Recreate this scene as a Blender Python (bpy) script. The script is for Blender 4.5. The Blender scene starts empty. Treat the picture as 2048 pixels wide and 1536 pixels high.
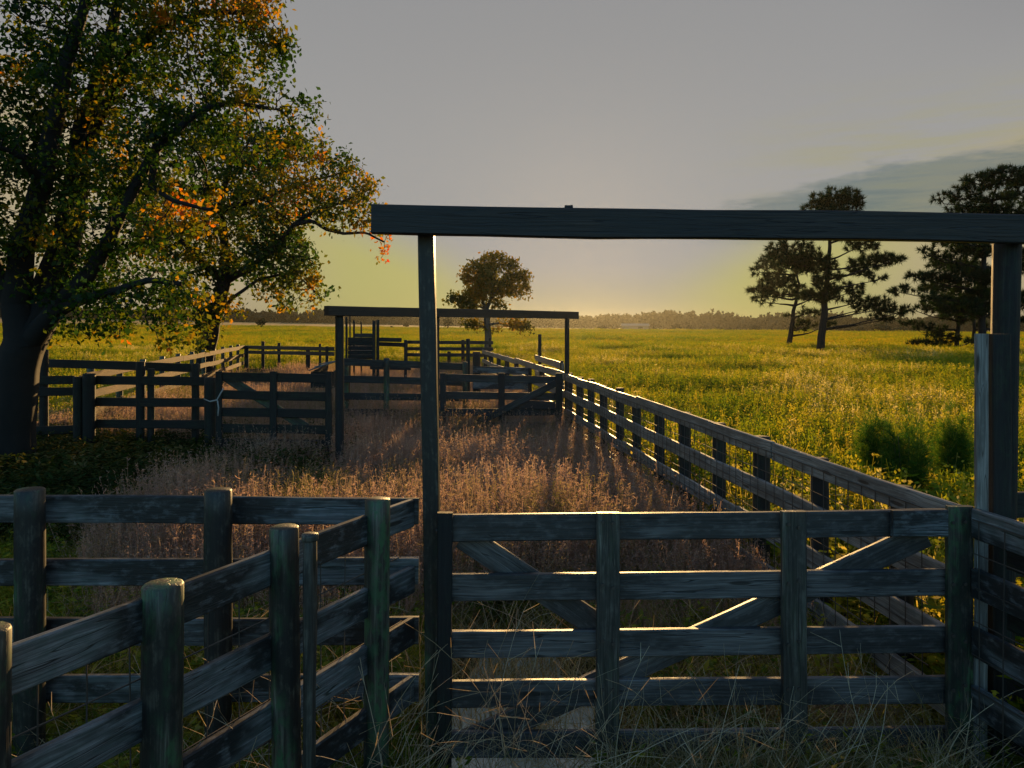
import bpy, math, random
import numpy as np
from mathutils import Vector, kdtree, noise

random.seed(7)
rng = np.random.default_rng(7)
scn = bpy.context.scene
col = scn.collection
R = math.radians

# ------------------------------------------------------------------ camera
F, CX, HY, CAMZ = 1540.0, 1024.0, 652.0, 2.4        # focal length in photo pixels, photo centre, horizon row, eye height
cam = bpy.data.objects.new('camera', bpy.data.cameras.new('camera'))
col.objects.link(cam)
cam.data.sensor_width = 36.0
cam.data.lens = F / 2048 * 36.0
cam.data.shift_y = -(768 - HY) / 2048
cam.data.clip_end = 6000
cam.data.clip_start = 0.05
cam.location = (0, 0, CAMZ)
cam.rotation_euler = (R(90), 0, 0)
scn.camera = cam

# ------------------------------------------------------------------ node helpers
def node(nt, kind, props=None, **ins):
    n = nt.nodes.new(kind)
    for k, v in (props or {}).items():
        setattr(n, k, v)
    for k, v in ins.items():
        s = n.inputs[int(k[1:])] if k[0] == 'i' and k[1:].isdigit() else n.inputs[k.replace('_', ' ')]
        if isinstance(v, bpy.types.NodeSocket):
            nt.links.new(v, s)
        else:
            s.default_value = v
    return n

def M(nt, op, a, b=0.0, c=0.0):
    return node(nt, 'ShaderNodeMath', {'operation': op}, i0=a, i1=b, i2=c).outputs[0]

def sstep(nt, v, a, b, lo=0.0, hi=1.0):
    return node(nt, 'ShaderNodeMapRange', {'interpolation_type': 'SMOOTHSTEP'}, i0=v, i1=a, i2=b, i3=lo, i4=hi).outputs[0]

def mixc(nt, f, a, b, bt='MIX'):
    n = nt.nodes.new('ShaderNodeMix'); n.data_type = 'RGBA'; n.blend_type = bt
    for s, v in ((n.inputs[0], f), (n.inputs[6], a), (n.inputs[7], b)):
        if isinstance(v, bpy.types.NodeSocket): nt.links.new(v, s)
        else: s.default_value = (*v, 1) if isinstance(v, tuple) and len(v) == 3 else v
    return n.outputs[2]

def nz(nt, vec, scale, detail=3.0, rough=0.55):
    return node(nt, 'ShaderNodeTexNoise', None, Vector=vec, Scale=scale, Detail=detail, Roughness=rough).outputs[0]

# ------------------------------------------------------------------ world: hazy sunset sky
SUN_EL, SUN_AZ = R(7.6), R(5.4)                      # azimuth to the right of +Y
sun_dir = Vector((math.sin(SUN_AZ) * math.cos(SUN_EL), math.cos(SUN_AZ) * math.cos(SUN_EL), math.sin(SUN_EL)))
w = bpy.data.worlds.new('World'); scn.world = w; w.use_nodes = True
nt = w.node_tree; nt.nodes.clear()
tc = node(nt, 'ShaderNodeTexCoord').outputs['Generated']
sx = node(nt, 'ShaderNodeSeparateXYZ', None, i0=tc).outputs
el = M(nt, 'MULTIPLY', M(nt, 'ARCSINE', sx[2]), 57.2958)
az = M(nt, 'MULTIPLY', M(nt, 'ARCTAN2', sx[0], sx[1]), 57.2958)
da = M(nt, 'ABSOLUTE', M(nt, 'SUBTRACT', az, math.degrees(SUN_AZ)))
wn = nz(nt, node(nt, 'ShaderNodeMapping', None, Vector=tc, Scale=(3.5, 3.5, 16)).outputs[0], 2.2, 5.0, 0.6)
wn2 = nz(nt, node(nt, 'ShaderNodeMapping', None, Vector=tc, Scale=(2, 2, 22)).outputs[0], 3.0, 7.0, 0.62)
base = mixc(nt, sstep(nt, el, 9, 26), (.352, .346, .336), (.292, .293, .297))
base = mixc(nt, sstep(nt, el, 26, 75), base, (.17, .20, .27))
# faint veil of cloud, warmer towards the right
veil = M(nt, 'MULTIPLY', sstep(nt, wn2, .36, .66), M(nt, 'MULTIPLY', sstep(nt, az, 12, 27), sstep(nt, el, 17.5, 10.5)))
base = mixc(nt, M(nt, 'MULTIPLY', veil, .7), base, (.37, .35, .20))
base = mixc(nt, M(nt, 'MULTIPLY', sstep(nt, az, 24, 36), sstep(nt, el, 14, 24, 0, .5)), base, (.22, .22, .235))
hi = M(nt, 'MULTIPLY_ADD', da, .36, 2.6)
low = M(nt, 'SUBTRACT', 1.0, sstep(nt, M(nt, 'SUBTRACT', el, hi), -4.0, .8))
base = mixc(nt, M(nt, 'MULTIPLY', sstep(nt, el, 5.0, .5), sstep(nt, da, 30, 6)), base, (.36, .345, .235))
yf = M(nt, 'MULTIPLY', low, sstep(nt, da, 3.0, 13.0))
ycol = mixc(nt, sstep(nt, da, 16, 26), (.47, .44, .15), (.45, .37, .22))
base = mixc(nt, M(nt, 'MULTIPLY', yf, .93), base, ycol)
# dark cloud bank on the right
top = M(nt, 'MINIMUM', M(nt, 'MULTIPLY_ADD', M(nt, 'SUBTRACT', az, 15.5), .27, 8.35), 10.6)
top = M(nt, 'ADD', top, M(nt, 'MULTIPLY', M(nt, 'SUBTRACT', wn, .5), 6.5))
cm = M(nt, 'MULTIPLY', sstep(nt, M(nt, 'SUBTRACT', el, top), .7, -.9), sstep(nt, el, 5.4, 7.4))
cm = M(nt, 'MULTIPLY', cm, sstep(nt, az, 11.5, 17.5))
base = mixc(nt, M(nt, 'MULTIPLY', cm, sstep(nt, wn2, .25, .6, .95, .62)), base, (.135, .18, .18))
# the blue clear sky behind the viewer comes from the physical sky
sky = node(nt, 'ShaderNodeTexSky', {'sky_type': 'NISHITA', 'sun_disc': False, 'sun_elevation': SUN_EL,
                                    'sun_rotation': SUN_AZ, 'air_density': 1.3, 'dust_density': 1.0, 'ozone_density': 2.5}).outputs[0]
skyb = mixc(nt, 1.0, sky, (.112, .155, .192), 'MULTIPLY')
dt = node(nt, 'ShaderNodeVectorMath', {'operation': 'DOT_PRODUCT'}, i0=tc, i1=sun_dir).outputs['Value']
base = mixc(nt, 1.0, base, (.755, .755, .755), 'MULTIPLY')
base = mixc(nt, sstep(nt, dt, .55, -.15), base, skyb)
bg = node(nt, 'ShaderNodeBackground', None, Color=base, Strength=1.0)
out = node(nt, 'ShaderNodeOutputWorld', None, Surface=bg.outputs[0])

# ------------------------------------------------------------------ sun, exposure
sun = bpy.data.objects.new('sun', bpy.data.lights.new('sun', 'SUN')); col.objects.link(sun)
sun.data.energy = 5.0; sun.data.angle = R(0.6); sun.data.color = (1.0, .60, .22)
sun.rotation_euler = (-sun_dir).to_track_quat('-Z', 'Y').to_euler()
sun.location = (3, 30, 20)
scn.view_settings.view_transform = 'Standard'; scn.view_settings.look = 'None'
scn.view_settings.exposure = 0.42; scn.view_settings.gamma = 1.0
scn.render.engine = 'CYCLES'
scn.cycles.max_bounces = 6; scn.cycles.diffuse_bounces = 3; scn.cycles.transmission_bounces = 4
scn.cycles.volume_bounces = 0; scn.cycles.transparent_max_bounces = 8
scn.cycles.use_denoising = True

# ------------------------------------------------------------------ general helpers
def P(px, py, Y):                                    # the point seen at a photo pixel, Y metres in front of the camera
    return Vector(((px - CX) / F * Y, Y, CAMZ - (py - HY) / F * Y))
def XA(px, Y): return (px - CX) / F * Y
def ground_z(x, y):
    t = max(0.0, y - 25.0) / 575.0
    return t * (1.7 - .019 * x)

def tag(o, label=None, cat=None, group=None, kind=None):
    if label: o['label'] = label
    if cat: o['category'] = cat
    if group: o['group'] = group
    if kind: o['kind'] = kind
    return o
def empty(name, loc, label, cat, group=None):
    o = bpy.data.objects.new(name, None); col.objects.link(o); o.location = loc; o.empty_display_size = .2
    bpy.context.view_layer.update()
    return tag(o, label, cat, group)
def link_mesh(name, me, mat, parent=None):
    o = bpy.data.objects.new(name, me); col.objects.link(o)
    if mat: me.materials.append(mat)
    if parent is not None:
        o.parent = parent
        o.matrix_parent_inverse = Matrix_inv(parent)
    return o
def Matrix_inv(p):
    from mathutils import Matrix
    return Matrix.Translation(p.location).inverted()

class MB:
    def __init__(s): s.v, s.f, s.g = [], [], []
    def build(s, name, mat, parent=None, smooth=False):
        me = bpy.data.meshes.new(name); me.from_pydata(s.v, [], s.f)
        a = me.attributes.new('gc', 'FLOAT_VECTOR', 'POINT')
        a.data.foreach_set('vector', np.array(s.g, dtype=np.float32).ravel())
        if smooth: me.polygons.foreach_set('use_smooth', [True] * len(me.polygons))
        me.update()
        return link_mesh(name, me, mat, parent)
    def sweep(s, path, prof_fn, U, V, cap=True):
        base = len(s.v); n = None
        off = (random.uniform(0, 60), random.uniform(0, 60), random.uniform(0, 60))
        L = 0.0
        for i, p in enumerate(path):
            if i: L += (path[i] - path[i-1]).length
            pr = prof_fn(i); n = len(pr)
            for (u, v) in pr:
                s.v.append(tuple(p + U * u + V * v)); s.g.append((L + off[0], u + off[1], v + off[2]))
        for i in range(len(path) - 1):
            for k in range(n):
                a = base + i * n + k; b = base + i * n + (k + 1) % n
                s.f.append((a, b, b + n, a + n))
        if cap:
            s.f.append(tuple(base + k for k in reversed(range(n))))
            e = base + (len(path) - 1) * n
            s.f.append(tuple(e + k for k in range(n)))
        return s
    def board(s, p0, p1, wd, th, up=Vector((0, 0, 1)), warp=1.0, seg=.3, sag=0.0):
        """plank from p0 to p1 (centre line), wd along 'up', th across; worn, slightly warped"""
        p0, p1 = Vector(p0), Vector(p1); a = (p1 - p0); L = a.length; a.normalize()
        U = (up - a * up.dot(a)).normalized(); V = a.cross(U).normalized()
        n = max(2, int(L / seg) + 1); ph = random.uniform(0, 50)
        path = []
        for i in range(n + 1):
            t = i / n
            du = noise.noise((ph, t * L * .6, 0)) * .012 * warp - sag * 4 * t * (1 - t)
            dv = noise.noise((ph, t * L * .5, 9)) * .010 * warp
            path.append(p0 + a * (L * t) + U * du + V * dv)
        c = min(.006, th * .25)
        pr0 = [(-wd/2 + c, -th/2), (wd/2 - c, -th/2), (wd/2, -th/2 + c), (wd/2, th/2 - c),
               (wd/2 - c, th/2), (-wd/2 + c, th/2), (-wd/2, th/2 - c), (-wd/2, -th/2 + c)]
        def prof(i):
            k = 1 + noise.noise((ph + 7, i * .43, 3)) * .05 * warp
            return [(u * k + random.uniform(-.0016, .0016), v + random.uniform(-.001, .001)) for u, v in pr0]
        return s.sweep(path, prof, U, V)
    def post(s, p0, p1, r, n=14, rough=1.0):
        """round timber post, top slightly uneven"""
        p0, p1 = Vector(p0), Vector(p1); a = (p1 - p0); L = a.length; a.normalize()
        U = Vector((1, 0, 0)); U = (U - a * U.dot(a)).normalized(); V = a.cross(U)
        m = max(3, int(L / .12)); ph = random.uniform(0, 50)
        path = [p0 + a * (L * i / m) for i in range(m + 1)]
        path.append(p1 + a * .006)
        def prof(i):
            pts = []
            for k in range(n):
                t = 2 * math.pi * k / n
                rr = r * (1 + .07 * rough * noise.noise((math.cos(t) * 1.6 + ph, math.sin(t) * 1.6, i * .12)))
                rr *= 1 + .035 * rough * noise.noise((math.cos(t) * 5 + ph, math.sin(t) * 5, i * .2))
                if i == m + 1: rr *= .9
                pts.append((rr * math.cos(t), rr * math.sin(t)))
            return pts
        return s.sweep(path, prof, U, V)
    def tube(s, pts, r, n=4, r1=None):
        pts = [Vector(p) for p in pts]
        for i in range(len(pts) - 1):
            pass
        a = (pts[-1] - pts[0]).normalized()
        U = a.orthogonal().normalized(); V = a.cross(U)
        m = len(pts) - 1
        def prof(i):
            rr = r if r1 is None else r + (r1 - r) * i / m
            return [(rr * math.cos(2 * math.pi * k / n), rr * math.sin(2 * math.pi * k / n)) for k in range(n)]
        return s.sweep(pts, prof, U, V)

# ------------------------------------------------------------------ materials
def mat(name):
    m = bpy.data.materials.new(name); m.use_nodes = True; m.node_tree.nodes.clear(); return m, m.node_tree

def wood(name, dark, mid, pale, stain=.5, moss=0.0, rough=.50, mosscol=(.035, .07, .03)):
    m, t = mat(name)
    gc = node(t, 'ShaderNodeAttribute', {'attribute_name': 'gc'}).outputs['Vector']
    warp = node(t, 'ShaderNodeTexNoise', None, Vector=node(t, 'ShaderNodeMapping', None, Vector=gc, Scale=(1.6, 6, 6)).outputs[0], Scale=1.5, Detail=2.0).outputs['Color']
    wv = node(t, 'ShaderNodeVectorMath', {'operation': 'MULTIPLY_ADD'}, i0=warp, i1=(.0, .035, .035), i2=gc).outputs[0]
    g1 = nz(t, node(t, 'ShaderNodeMapping', None, Vector=wv, Scale=(1.8, 95, 95)).outputs[0], 1.0, 4.0, .6)
    g2 = nz(t, node(t, 'ShaderNodeMapping', None, Vector=wv, Scale=(5, 240, 240)).outputs[0], 1.0, 2.0, .5)
    big = nz(t, node(t, 'ShaderNodeMapping', None, Vector=gc, Scale=(1.2, 4, 4)).outputs[0], 1.0, 4.0, .6)
    fine = nz(t, node(t, 'ShaderNodeMapping', None, Vector=gc, Scale=(14, 26, 26)).outputs[0], 1.0, 4.0, .65)
    c = mixc(t, sstep(t, g1, .34, .62), dark, mid)
    c = mixc(t, M(t, 'MULTIPLY', sstep(t, g1, .52, .74), sstep(t, big, .42, .62, .35, 1)), c, pale)
    c = mixc(t, sstep(t, g2, .62, .35, 0, .45), c, dark)
    # cracks
    cr = nz(t, node(t, 'ShaderNodeMapping', None, Vector=wv, Scale=(.9, 40, 40)).outputs[0], 1.0, 1.0, .4)
    crk = M(t, 'MULTIPLY', sstep(t, M(t, 'ABSOLUTE', M(t, 'SUBTRACT', cr, .5)), .018, .0), sstep(t, big, .4, .6))
    c = mixc(t, crk, c, (.012, .011, .01))
    st = M(t, 'MULTIPLY', sstep(t, big, .58, .46), sstep(t, fine, .30, .52, .35, 1))
    c = mixc(t, M(t, 'MULTIPLY', st, stain), c, (.014, .014, .015))
    vo = node(t, 'ShaderNodeTexVoronoi', None, Vector=node(t, 'ShaderNodeMapping', None, Vector=wv, Scale=(2.0, 11, 11)).outputs[0], Scale=1.0).outputs['Distance']
    c = mixc(t, sstep(t, vo, .17, .10, 0, .85), c, (.012, .010, .009))
    if moss:
        mo = M(t, 'MULTIPLY', sstep(t, fine, .42, .62), sstep(t, big, .40, .62))
        c = mixc(t, M(t, 'MULTIPLY', mo, moss), c, mosscol)
    h = M(t, 'SUBTRACT', M(t, 'ADD', M(t, 'MULTIPLY', g1, .6), M(t, 'MULTIPLY', g2, .35)), M(t, 'MULTIPLY', crk, .8))
    bp = node(t, 'ShaderNodeBump', None, Height=h, Strength=.55, Distance=.006)
    b = node(t, 'ShaderNodeBsdfPrincipled', None, Base_Color=c, Roughness=rough, Normal=bp.outputs[0])
    b.inputs['Specular IOR Level'].default_value = .5
    node(t, 'ShaderNodeOutputMaterial', None, Surface=b.outputs[0])
    return m

W_RAIL = wood('weathered_rail_wood', (.10, .102, .105), (.22, .23, .235), (.33, .34, .35), stain=.96, moss=.45, mosscol=(.05, .085, .075))
W_GATE = wood('gate_wood', (.085, .08, .08), (.175, .165, .16), (.26, .25, .24), stain=.75)
W_STILE = wood('gate_stile_wood', (.05, .046, .04), (.17, .16, .13), (.32, .30, .25), stain=.6, moss=.45)
W_POST = wood('round_post_wood', (.040, .038, .030), (.13, .125, .095), (.27, .26, .20), stain=.92, moss=1.0, mosscol=(.055, .14, .06))
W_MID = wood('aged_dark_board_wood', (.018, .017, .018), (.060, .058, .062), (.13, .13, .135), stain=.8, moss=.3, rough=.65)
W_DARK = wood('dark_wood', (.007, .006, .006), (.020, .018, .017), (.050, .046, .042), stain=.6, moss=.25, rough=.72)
W_PALE = wood('pale_fence_wood', (.16, .155, .145), (.32, .31, .29), (.46, .44, .41), stain=.4)
W_SUNLIT = wood('sunlit_board_wood', (.09, .05, .02), (.21, .12, .04), (.30, .19, .075), rough=.85, stain=.35)  # orange of the low sun is put into this wood's colour
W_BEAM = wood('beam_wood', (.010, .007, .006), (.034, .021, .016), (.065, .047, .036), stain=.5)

def simple(name, colr, rough=.6, metal=0.0, var=.3, scale=6.0):
    m, t = mat(name)
    pos = node(t, 'ShaderNodeNewGeometry').outputs['Position']
    n_ = nz(t, pos, scale, 4.0, .6)
    c = mixc(t, n_, tuple(x * (1 - var) for x in colr), tuple(min(1, x * (1 + var)) for x in colr))
    b = node(t, 'ShaderNodeBsdfPrincipled', None, Base_Color=c, Roughness=rough, Metallic=metal)
    node(t, 'ShaderNodeOutputMaterial', None, Surface=b.outputs[0])
    return m
WIRE = simple('rusty_wire', (.10, .085, .075), .55, .5)
ROPE = simple('grey_rope', (.42, .42, .42), .8)
BARK = simple('tree_bark', (.011, .009, .008), .9, 0, .5, 9)
BARKP = simple('pale_bark', (.10, .088, .075), .9, 0, .45, 5)

def leafmat(name, stops, trans=.5, nscale=None, rough=.5, tint=(1.5, 1.35, .8)):
    """foliage; per-leaf value 'h' picks the leaf's own colour"""
    m, t = mat(name)
    h = node(t, 'ShaderNodeAttribute', {'attribute_name': 'h'}).outputs['Fac']
    if nscale:
        pos = node(t, 'ShaderNodeNewGeometry').outputs['Position']
        n_ = nz(t, pos, nscale, 3.0, .6)
        oi = node(t, 'ShaderNodeObjectInfo').outputs['Random']
        h = M(t, 'ADD', M(t, 'MULTIPLY', h, .45), M(t, 'ADD', M(t, 'MULTIPLY', M(t, 'SUBTRACT', n_, .5), 1.5), M(t, 'MULTIPLY', oi, .5)))
    rp = t.nodes.new('ShaderNodeValToRGB'); t.links.new(h, rp.inputs[0])
    e = rp.color_ramp.elements
    while len(e) > 1: e.remove(e[-1])
    e[0].position = stops[0][0]; e[0].color = (*stops[0][1], 1)
    for p_, c_ in stops[1:]:
        x = e.new(p_); x.color = (*c_, 1)
    d = node(t, 'ShaderNodeBsdfDiffuse', None, Color=rp.outputs[0])
    tr = node(t, 'ShaderNodeBsdfTranslucent', None, Color=mixc(t, 1.0, rp.outputs[0], tint, 'MULTIPLY'))
    mx = node(t, 'ShaderNodeMixShader', None, i0=trans, i1=d.outputs[0], i2=tr.outputs[0])
    gl = node(t, 'ShaderNodeBsdfGlossy', None, Color=(.5, .5, .5, 1), Roughness=rough)
    m2 = node(t, 'ShaderNodeMixShader', None, i0=.025, i1=mx.outputs[0], i2=gl.outputs[0])
    node(t, 'ShaderNodeOutputMaterial', None, Surface=m2.outputs[0])
    return m

L_AUT = leafmat('autumn_leaf', [(0, (.008, .028, .008)), (.30, (.026, .075, .008)), (.50, (.13, .15, .010)), (.66, (.40, .23, .010)), (.84, (.58, .15, .010)), (1, (.50, .05, .015))], trans=.62)
L_SMALL = leafmat('russet_leaf', [(0, (.04, .065, .012)), (.4, (.12, .115, .014)), (.7, (.28, .16, .015)), (1, (.30, .06, .02))], trans=.55)
L_PINE = leafmat('pine_needles', [(0, (.007, .022, .008)), (.6, (.018, .042, .011)), (1, (.06, .065, .018))], trans=.3)
L_FEN = leafmat('fennel_green', [(0, (.020, .085, .012)), (.6, (.055, .15, .014)), (1, (.18, .23, .025))], trans=.5)
L_WEED = leafmat('shade_darkened_weed', [(0, (.010, .030, .008)), (.45, (.026, .055, .010)), (.75, (.09, .09, .02)), (1, (.22, .17, .07))], trans=.35, nscale=.8)  # weed green darkened to stand in for the trees' shade
L_WOOD = leafmat('far_wood_foliage', [(0, (.02, .03, .014)), (1, (.035, .045, .018))], trans=.08)
G_PEN = leafmat('dry_pink_grass', [(0, (.07, .10, .025)), (.22, (.20, .185, .06)), (.45, (.31, .235, .16)), (.7, (.39, .255, .215)), (1, (.56, .44, .33))], trans=.58, nscale=.55, tint=(1.3, 1.2, 1.0))
G_FIELD = leafmat('yellow_green_grass', [(0, (.035, .10, .010)), (.28, (.12, .21, .010)), (.55, (.26, .31, .012)), (.8, (.44, .37, .025)), (1, (.62, .55, .26))], trans=.5, nscale=.16)
G_FAR = leafmat('far_field_grass', [(0, (.07, .15, .008)), (.35, (.17, .26, .010)), (.65, (.31, .32, .012)), (1, (.48, .33, .02))], trans=.5, nscale=.035)
G_STRAW = leafmat('bent_straw', [(0, (.13, .14, .03)), (.3, (.30, .24, .10)), (.65, (.48, .37, .19)), (1, (.64, .53, .34))], trans=.42)
G_DRY = leafmat('dead_stalks', [(0, (.28, .21, .12)), (.6, (.52, .40, .25)), (1, (.68, .57, .40))], trans=.2)
G_GREEN = leafmat('green_grass', [(0, (.04, .10, .012)), (.35, (.13, .20, .016)), (.65, (.36, .34, .03)), (1, (.50, .40, .12))], trans=.5, nscale=.7)

# ------------------------------------------------------------------ ground
def ground_sheet():
    ys = [-8, -4, 0, 2, 4, 6, 8, 10, 13, 16, 20, 25, 32, 40, 50, 65, 80, 100, 130, 170, 220, 300, 400, 520, 640, 900, 1500, 3000]
    us = np.linspace(-1, 1, 41)
    v, f = [], []
    for y in ys:
        half = 40 + max(0, y) * 1.6
        for u in us:
            x = u * half
            yy = min(y, 700); xx = max(-420, min(420, x))
            v.append((x, y, ground_z(xx, yy) - .002))
    n = len(us)
    for j in range(len(ys) - 1):
        for i in range(n - 1):
            a = j * n + i
            f.append((a, a + 1, a + n + 1, a + n))
    me = bpy.data.meshes.new('ground'); me.from_pydata(v, [], f)
    m, t = mat('field_soil')
    pos = node(t, 'ShaderNodeNewGeometry').outputs['Position']
    n1 = nz(t, pos, .05, 5.0, .6); n2 = nz(t, pos, 3.0, 5.0, .65)
    yv = node(t, 'ShaderNodeSeparateXYZ', None, i0=pos).outputs[1]
    nearc = mixc(t, n2, (.03, .028, .012), (.10, .075, .04))
    farc = mixc(t, sstep(t, n1, .35, .65), (.20, .22, .02), (.40, .30, .05))
    farc = mixc(t, sstep(t, yv, 300, 480), farc, (.46, .30, .12))
    c = mixc(t, sstep(t, yv, 45, 110), nearc, farc)
    bp = node(t, 'ShaderNodeBump', None, Height=n2, Strength=.6, Distance=.05)
    b = node(t, 'ShaderNodeBsdfPrincipled', None, Base_Color=c, Roughness=.95, Normal=bp.outputs[0])
    b.inputs['Specular IOR Level'].default_value = .1
    node(t, 'ShaderNodeOutputMaterial', None, Surface=b.outputs[0])
    return tag(link_mesh('ground', me, m), kind='structure')
ground_sheet()

def puddle(cx, cy, rx, ry, seed, name='puddle'):
    v = [(cx, cy, .012)]; n = 48
    for k in range(n):
        a = 2 * math.pi * k / n
        rr = 1 + .45 * noise.noise((math.cos(a) * 1.7 + seed, math.sin(a) * 1.7, seed)) + .18 * noise.noise((math.cos(a) * 6 + seed, math.sin(a) * 6, seed))
        v.append((cx + rx * rr * math.cos(a), cy + ry * rr * math.sin(a), .012))
    f = [(0, 1 + k, 1 + (k + 1) % n) for k in range(n)]
    me = bpy.data.meshes.new(name); me.from_pydata(v, [], f)
    m, t = mat('puddle_water')
    pos = node(t, 'ShaderNodeNewGeometry').outputs['Position']
    bp = node(t, 'ShaderNodeBump', None, Height=nz(t, pos, 9.0, 2.0), Strength=.03, Distance=.01)
    b = node(t, 'ShaderNodeBsdfPrincipled', None, Base_Color=(.52, .60, .55, 1), Roughness=.04, Normal=bp.outputs[0])  # muddy water colour, paled to carry the sky's reflection
    b.inputs['IOR'].default_value = 1.6
    node(t, 'ShaderNodeOutputMaterial', None, Surface=b.outputs[0])
    return tag(link_mesh(name, me, m), 'shallow pale puddle in the grass behind the front gate', 'puddle', kind='structure')
puddle(.08, 4.75, .62, 1.0, 2.3)

# ------------------------------------------------------------------ fence building
def rail(root, p0, p1, m, wd=.14, th=.038, sag=0.0, name='rail', up=Vector((0, 0, 1)), warp=1.0):
    return MB().board(p0, p1, wd, th, up, warp, sag=sag).build(name, m, root)
def rpost(root, x, y, ztop, r, m, name='post', lean=(0, 0), zb=-.25):
    return MB().post((x - lean[0], y - lean[1], zb), (x, y, ztop), r).build(name, m, root, True)
def sqpost(root, x, y, ztop, a, b, m, name='post', rot=0.0, lean=(0, 0), zb=-.25):
    up = Vector((math.cos(rot), math.sin(rot), 0))
    return MB().board((x - lean[0], y - lean[1], zb), (x, y, ztop), a, b, up, .5).build(name, m, root)
def wire_net(root, a, b, z0, z1, dv=.15, dh=.17, r=.0030, loose=.006):
    """woven field wire between two plan points"""
    a, b = Vector(a), Vector(b); L = (b - a).length; d = (b - a) / L; mb = MB(); ph = random.uniform(0, 99)
    nrm = Vector((-d.y, d.x, 0))
    def q(s, z): return Vector((a.x + d.x * s, a.y + d.y * s, z + loose * 2 * noise.noise((ph, s * .9, z * .6)))) + nrm * (loose * noise.noise((ph + 4, s * .7, z)))
    k = 0
    z = z1
    while z > z0 - .01:
        m_ = max(2, int(L / .3)); mb.tube([q(L * i / m_, z) for i in range(m_ + 1)], r * (1.25 if k == 0 else 1), 4); z -= dh; k += 1
    s = .05
    while s < L:
        mb.tube([q(s, z0), q(s, (z0 + z1) / 2), q(s + random.uniform(-.008, .008), z1)], r, 4); s += dv
    return mb.build('wire_mesh', WIRE, root)

# --- overhead frame at the front gate ---------------------------------------
fr = empty('gateway', (-.4, 4.05, 0), 'tall timber gateway with a heavy beam across the top, nearest the viewer', 'gateway')
A_, B_ = P(744, 439, 3.92), P(2064, 460, 4.02)
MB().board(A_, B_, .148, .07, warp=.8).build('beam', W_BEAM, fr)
WC = A_.lerp(B_, .293) + Vector((0, .01, .076))
MB().board(WC - Vector((.02, 0, 0)), WC + Vector((.02, 0, .003)), .022, .05, warp=.3).build('wood_chip', W_BEAM, fr)
sqpost(fr, XA(852, 4.06), 4.06, P(852, 468, 4.06).z + .06, .085, .085, W_POST, lean=(-.06, 0))
rpost(fr, XA(2017, 4.12), 4.13, P(2017, 486, 4.1).z + .06, .07, W_DARK, lean=(.06, 0))
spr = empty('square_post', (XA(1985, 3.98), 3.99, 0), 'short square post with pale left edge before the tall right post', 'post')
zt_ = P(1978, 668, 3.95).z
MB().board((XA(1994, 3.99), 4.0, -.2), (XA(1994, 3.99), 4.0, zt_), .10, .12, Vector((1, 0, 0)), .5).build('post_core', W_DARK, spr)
MB().board((XA(1962, 3.93), 3.935, -.2), (XA(1964, 3.93), 3.935, zt_ + .002), .062, .03, Vector((1, 0, 0)), .6).build('lit_face_plank', W_PALE, spr)  # added pale plank stands in for the post's lit left face

# --- front gate ----------------------------------------------------------------
GY = 4.0
g1 = empty('board_gate', (.8, GY, 0), 'wide five-board gate with crossed braces at the very front', 'gate')
for (yl, yr) in ((1029, 1017), (1149, 1136), (1261, 1250), (1361, 1350), (1461, 1452)):
    a = P(884, yl, GY); b = P(1936, yr, GY + .02)
    rail(g1, a - Vector((0, 0, .07)), b - Vector((0, 0, .07)), W_GATE, .138, .036, warp=.55)
for px, yt, wpx, m_ in ((890, 1025, 30, W_DARK), (1215, 1025, 46, W_STILE), (1587, 1022, 48, W_STILE), (1919, 1012, 50, W_POST)):
    wd = wpx / F * GY
    x = XA(px, GY - .04)
    MB().board((x + random.uniform(-.01, .01), GY - .040, .12), (x, GY - .038, P(px, yt, GY - .04).z), wd, .04, Vector((1, 0, 0)), .5).build('stile', m_, g1)
dz = Vector((0, 0, 1))
rail(g1, P(1850, 1068, GY + .045), P(920, 1492, GY + .045), W_GATE, .135, .034, name='brace', warp=.4)
rail(g1, P(925, 1072, GY + .047), P(1225, 1272, GY + .047), W_GATE, .135, .034, name='brace', warp=.4)
rail(g1, P(1784, 1046, GY - .04), P(1893, 1045, GY - .04), W_RAIL, .135, .034, name='patch_board', warp=.3)
for yy in (1062, 1280, 1480):
    MB().tube([P(872, yy, 3.96), P(905, yy, 3.955)], .011, 6).build('hinge', WIRE, g1)
bm_ = MB().tube([Vector((0, 0, 0)), Vector((0, -.008, 0))], .009, 8)
b0_ = bm_.build('bolt', WIRE, g1)
first_ = True
for px in (1205, 1226, 1577, 1598, 1906, 1930):
    for yl, yr in ((1029, 1017), (1149, 1136), (1261, 1250), (1361, 1350), (1461, 1452)):
        t_ = (px - 884) / 1052; yy = yl + (yr - yl) * t_ + 27 + random.uniform(-9, 9)
        o = b0_ if first_ else b0_.copy()
        if not first_: col.objects.link(o)
        first_ = False
        o.location = P(px, yy, GY - .062)
gp = MB().post((XA(1922, 4.05), 4.075, -.25), (XA(1922, 4.05), 4.075, P(1922, 1022, 4.07).z), .062).build('gate_post', W_POST, None, True)
tag(gp, 'round post behind the right end of the front gate', 'post')

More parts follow.
